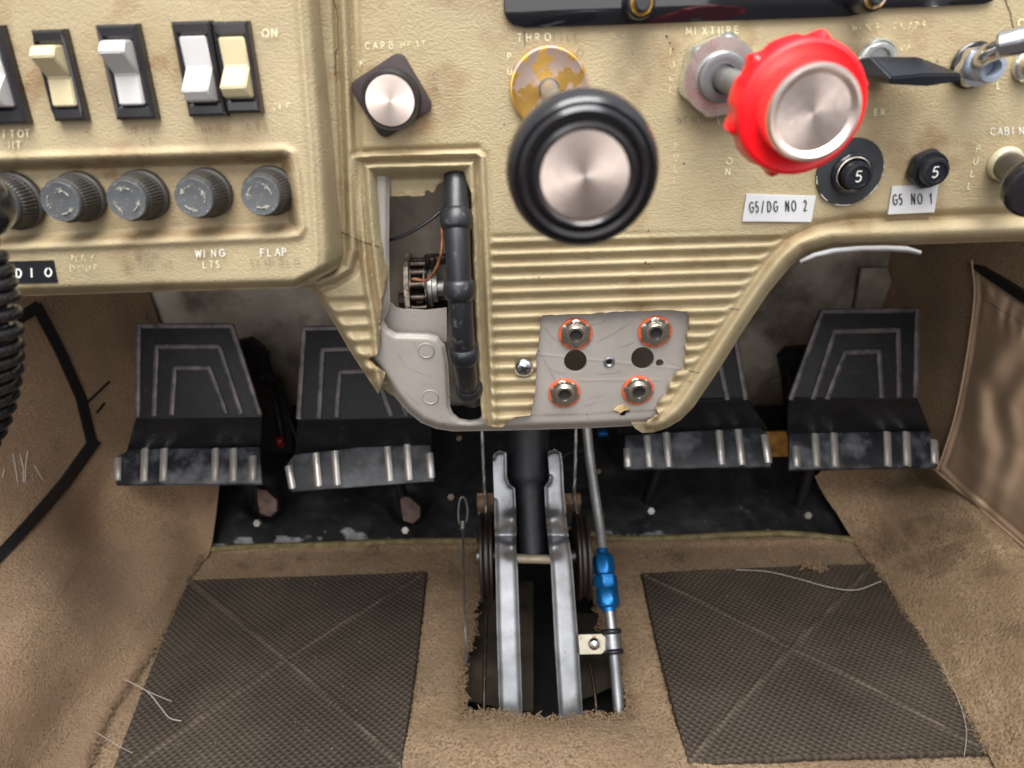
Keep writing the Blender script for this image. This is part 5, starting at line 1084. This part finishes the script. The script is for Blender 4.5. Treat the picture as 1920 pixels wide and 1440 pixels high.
bm = bmesh.new(); PT = Plane(dray(1110, 1207, .628), (1, 0, 0), nn); mt = PT.M(PT.at(1110, 1207)); inv = mt.inverted(); prism(bm, [tuple((inv @ PT.at(x, y)).xy) for x, y in ((1084, 1190), (1128, 1189), (1136, 1196), (1136, 1219), (1128, 1226), (1087, 1227))][::-1], -.0012, .0004, Mi @ mt, bev=.0003); tb = obj('clamp_tab', bm, pmat('cream_rust_tab', lin((196, 190, 170)), .5, var=.06, vs=100, col2=lin((160, 112, 60)), c2s=130, c2lo=.55, c2hi=.68), t)
bm = bmesh.new(); s = .628 / F; lathe(bm, [(11 * s, 0), (11 * s, .001), (8 * s, .0025), (3 * s, .0032), (1.5 * s, .0022)], 28, Mi @ PT.M(PT.at(1114, 1207, .0005))); obj('screw', bm, M['chrome'], tb)

# ================================================================== LOOSE CLUTTER
def edge_fringe(parent, px_, z, n, mat_):
    P = []
    for (x0, y0), (x1, y1) in zip(px_, px_[1:]):
        for k in range(8): P.append(FP(x0 + (x1 - x0) * k / 8, y0 + (y1 - y0) * k / 8, z))
    o = fringe('frayed_pile', P, n, .0040, .00038, mat_, parent, .0013); tag(o, kind='stuff')
edge_fringe(Rw, [(1600, 1012), (1662, 1090), (1715, 1180), (1790, 1300), (1856, 1425)], .004, 1100, M['carpet'])
edge_fringe(Lw, [(165, 1440), (205, 1335), (300, 1200), (352, 1085), (394, 1020)], .005, 900, M['carpetR'])
# tufts sticking up from the pile all over the floor carpet
bm = bmesh.new(); tx = rng.uniform(100, 1900, 9000); ty = rng.uniform(1015, 1440, 9000)
ok = (sdf(HOLE, tx, ty) > 4) & (sdf([(352, 1088), (801, 1072), (754, 1438), (196, 1478)], tx, ty) > 0) & (sdf([(1201, 1074), (1640, 1056), (1862, 1412), (1288, 1432)], tx, ty) > 0)
ok &= (tx > np.interp(ty, [1015, 1085, 1200, 1335, 1440], [396, 352, 300, 205, 165])) & (tx < np.interp(ty, [1010, 1090, 1180, 1300, 1440], [1600, 1662, 1715, 1790, 1862]))
tv = []; tf_ = []
for x, y in zip(tx[ok], ty[ok]):
    h_ = hit(FT, x, y, 0.)
    if not h_: continue
    p = h_[0]; L_2 = random.uniform(.0012, .0032); d = Vector((random.gauss(0, .6), random.gauss(0, .6), 1)).normalized() * L_2; a2 = random.random() * 3.14; sd_ = Vector((math.cos(a2), math.sin(a2), 0)) * .0004
    n0 = len(tv); tv += [p - sd_, p + sd_, p + d + sd_ * .8, p + d - sd_ * .8, p + sd_.cross(Vector((0, 0, 1))), p + d * .9 + sd_.cross(Vector((0, 0, 1)))]; tf_ += [(n0, n0 + 1, n0 + 2, n0 + 3), (n0 + 1, n0 + 4, n0 + 5, n0 + 2), (n0 + 4, n0, n0 + 3, n0 + 5)]
add(bm, tv, tf_)
tf = obj('carpet_tufts', bm, M['carpet'], floor); tag(tf, kind='stuff')
# grit and lint on the mats
bm = bmesh.new()
for _ in range(110):
    x, y = random.choice([(random.uniform(300, 780), random.uniform(1090, 1430)), (random.uniform(1230, 1780), random.uniform(1080, 1420))]); p = FP(x, y, .0065)
    r = random.uniform(.0002, .0006); box(bm, (0, 0, 0), (r * random.uniform(.8, 3), r, r), Matrix.Translation(p) @ Matrix.Rotation(random.random() * 6, 4, 'Z'))
tag(obj('grit', bm, pmat('pale_grit', lin((140, 126, 108)), .9, var=.3, vs=800), smooth=False), kind='stuff')
# beige fluff caught at the top edge of the right mat
P = [FP(x, y, .009) for x, y in ((1505, 1062), (1513, 1055), (1520, 1064), (1528, 1056), (1536, 1062), (1543, 1066))]
fl_ = fringe('carpet_fluff', P, 150, .006, .0006, M['carpet'], None, .0016); tag(fl_, 'small clump of beige fluff on the top edge of the right heel mat', 'fluff')
# small pits and nicks in the vinyl
bm = bmesh.new()
for x, y, r in ((1210, 492, 4), (1216, 495, 3), (1222, 501, 3), (1216, 432, 3), (1286, 219, 3), (1282, 306, 3.4), (1757, 114, 3), (1100, 486, 2.4), (1231, 448, 2.4), (945, 232, 2.5), (1186, 100, 2.5), (1250, 68, 5), (1256, 80, 4), (1262, 92, 4), (1320, 470, 2), (1010, 520, 2.2), (820, 262, 2.4)):
    s = CP.px(x, y) * r * .5; wz = float(cover_w(np.array([x * 1.]), np.array([y * 1.]))[0]); lathe(bm, [(s, -.0002), (s * .8, .00022), (s * .2, .0003)], 9, CP.F(x, y, wz), rf=lambda t_, q, z: q * (1 + .3 * math.sin(t_ * 3 + x)))
pt_ = obj('nicks', bm, M['crack'], panel); tag(pt_, kind='stuff')

bm = bmesh.new()
for x0, y0, x1, y1 in ((1100, 610, 1135, 600), (1120, 640, 1180, 605), (1020, 612, 1046, 640), (1160, 650, 1190, 640), (1030, 690, 1060, 700), (1105, 745, 1130, 738), (1120, 700, 1165, 695), (1240, 655, 1262, 640), (1095, 760, 1118, 752), (775, 640, 790, 668), (770, 690, 812, 706), (790, 720, 836, 716), (745, 660, 762, 690), (760, 735, 790, 760), (1180, 588, 1215, 598), (1250, 676, 1276, 684), (1010, 655, 1046, 722)):
    P = [CP.at(x0 + (x1 - x0) * q, y0 + (y1 - y0) * q + 3 * math.sin(q * 3), -.00435) for q in np.linspace(0, 1, 6)]; tube(bm, P, .00011, 4, up=CP.n, flat=.3)
sc_ = obj('scratches', bm, pmat('grey_scratch', lin((132, 125, 120)), .5), frame); tag(sc_, kind='stuff')

# pale scuffs on the left wall, dark strip added as the shade behind the pocket hem
for pl in ([(24, 850), (30, 884), (33, 905)], [(38, 852), (44, 880), (44, 905)], [(52, 846), (48, 872), (47, 905)], [(8, 880), (4, 896)], [(64, 872), (80, 900)]):
    strip_on(LT, pl, 1.3, 'scuff_mark', M['thread'], Lw, off=.0006, th=.0001)
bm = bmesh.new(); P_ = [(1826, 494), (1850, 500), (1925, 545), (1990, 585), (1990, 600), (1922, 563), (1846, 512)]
prism(bm, [tuple((RP.M(RP.at(1850, 500)).inverted() @ RP.at(x, y)).xy) for x, y in P_][::-1], .0, .006, RP.M(RP.at(1850, 500))); obj('hem_shade_strip', bm, M['tape'], pk)
bm = bmesh.new()
for k in range(26):
    x = 1842 + k * 6.2; y = 560 + (x - 1842) * .62; tube(bm, [RP.at(x, y, .017), RP.at(x + 3.4, y + 2.1, .017)], .0003, 5)
st_ = obj('stitching', bm, M['tape'], pk)
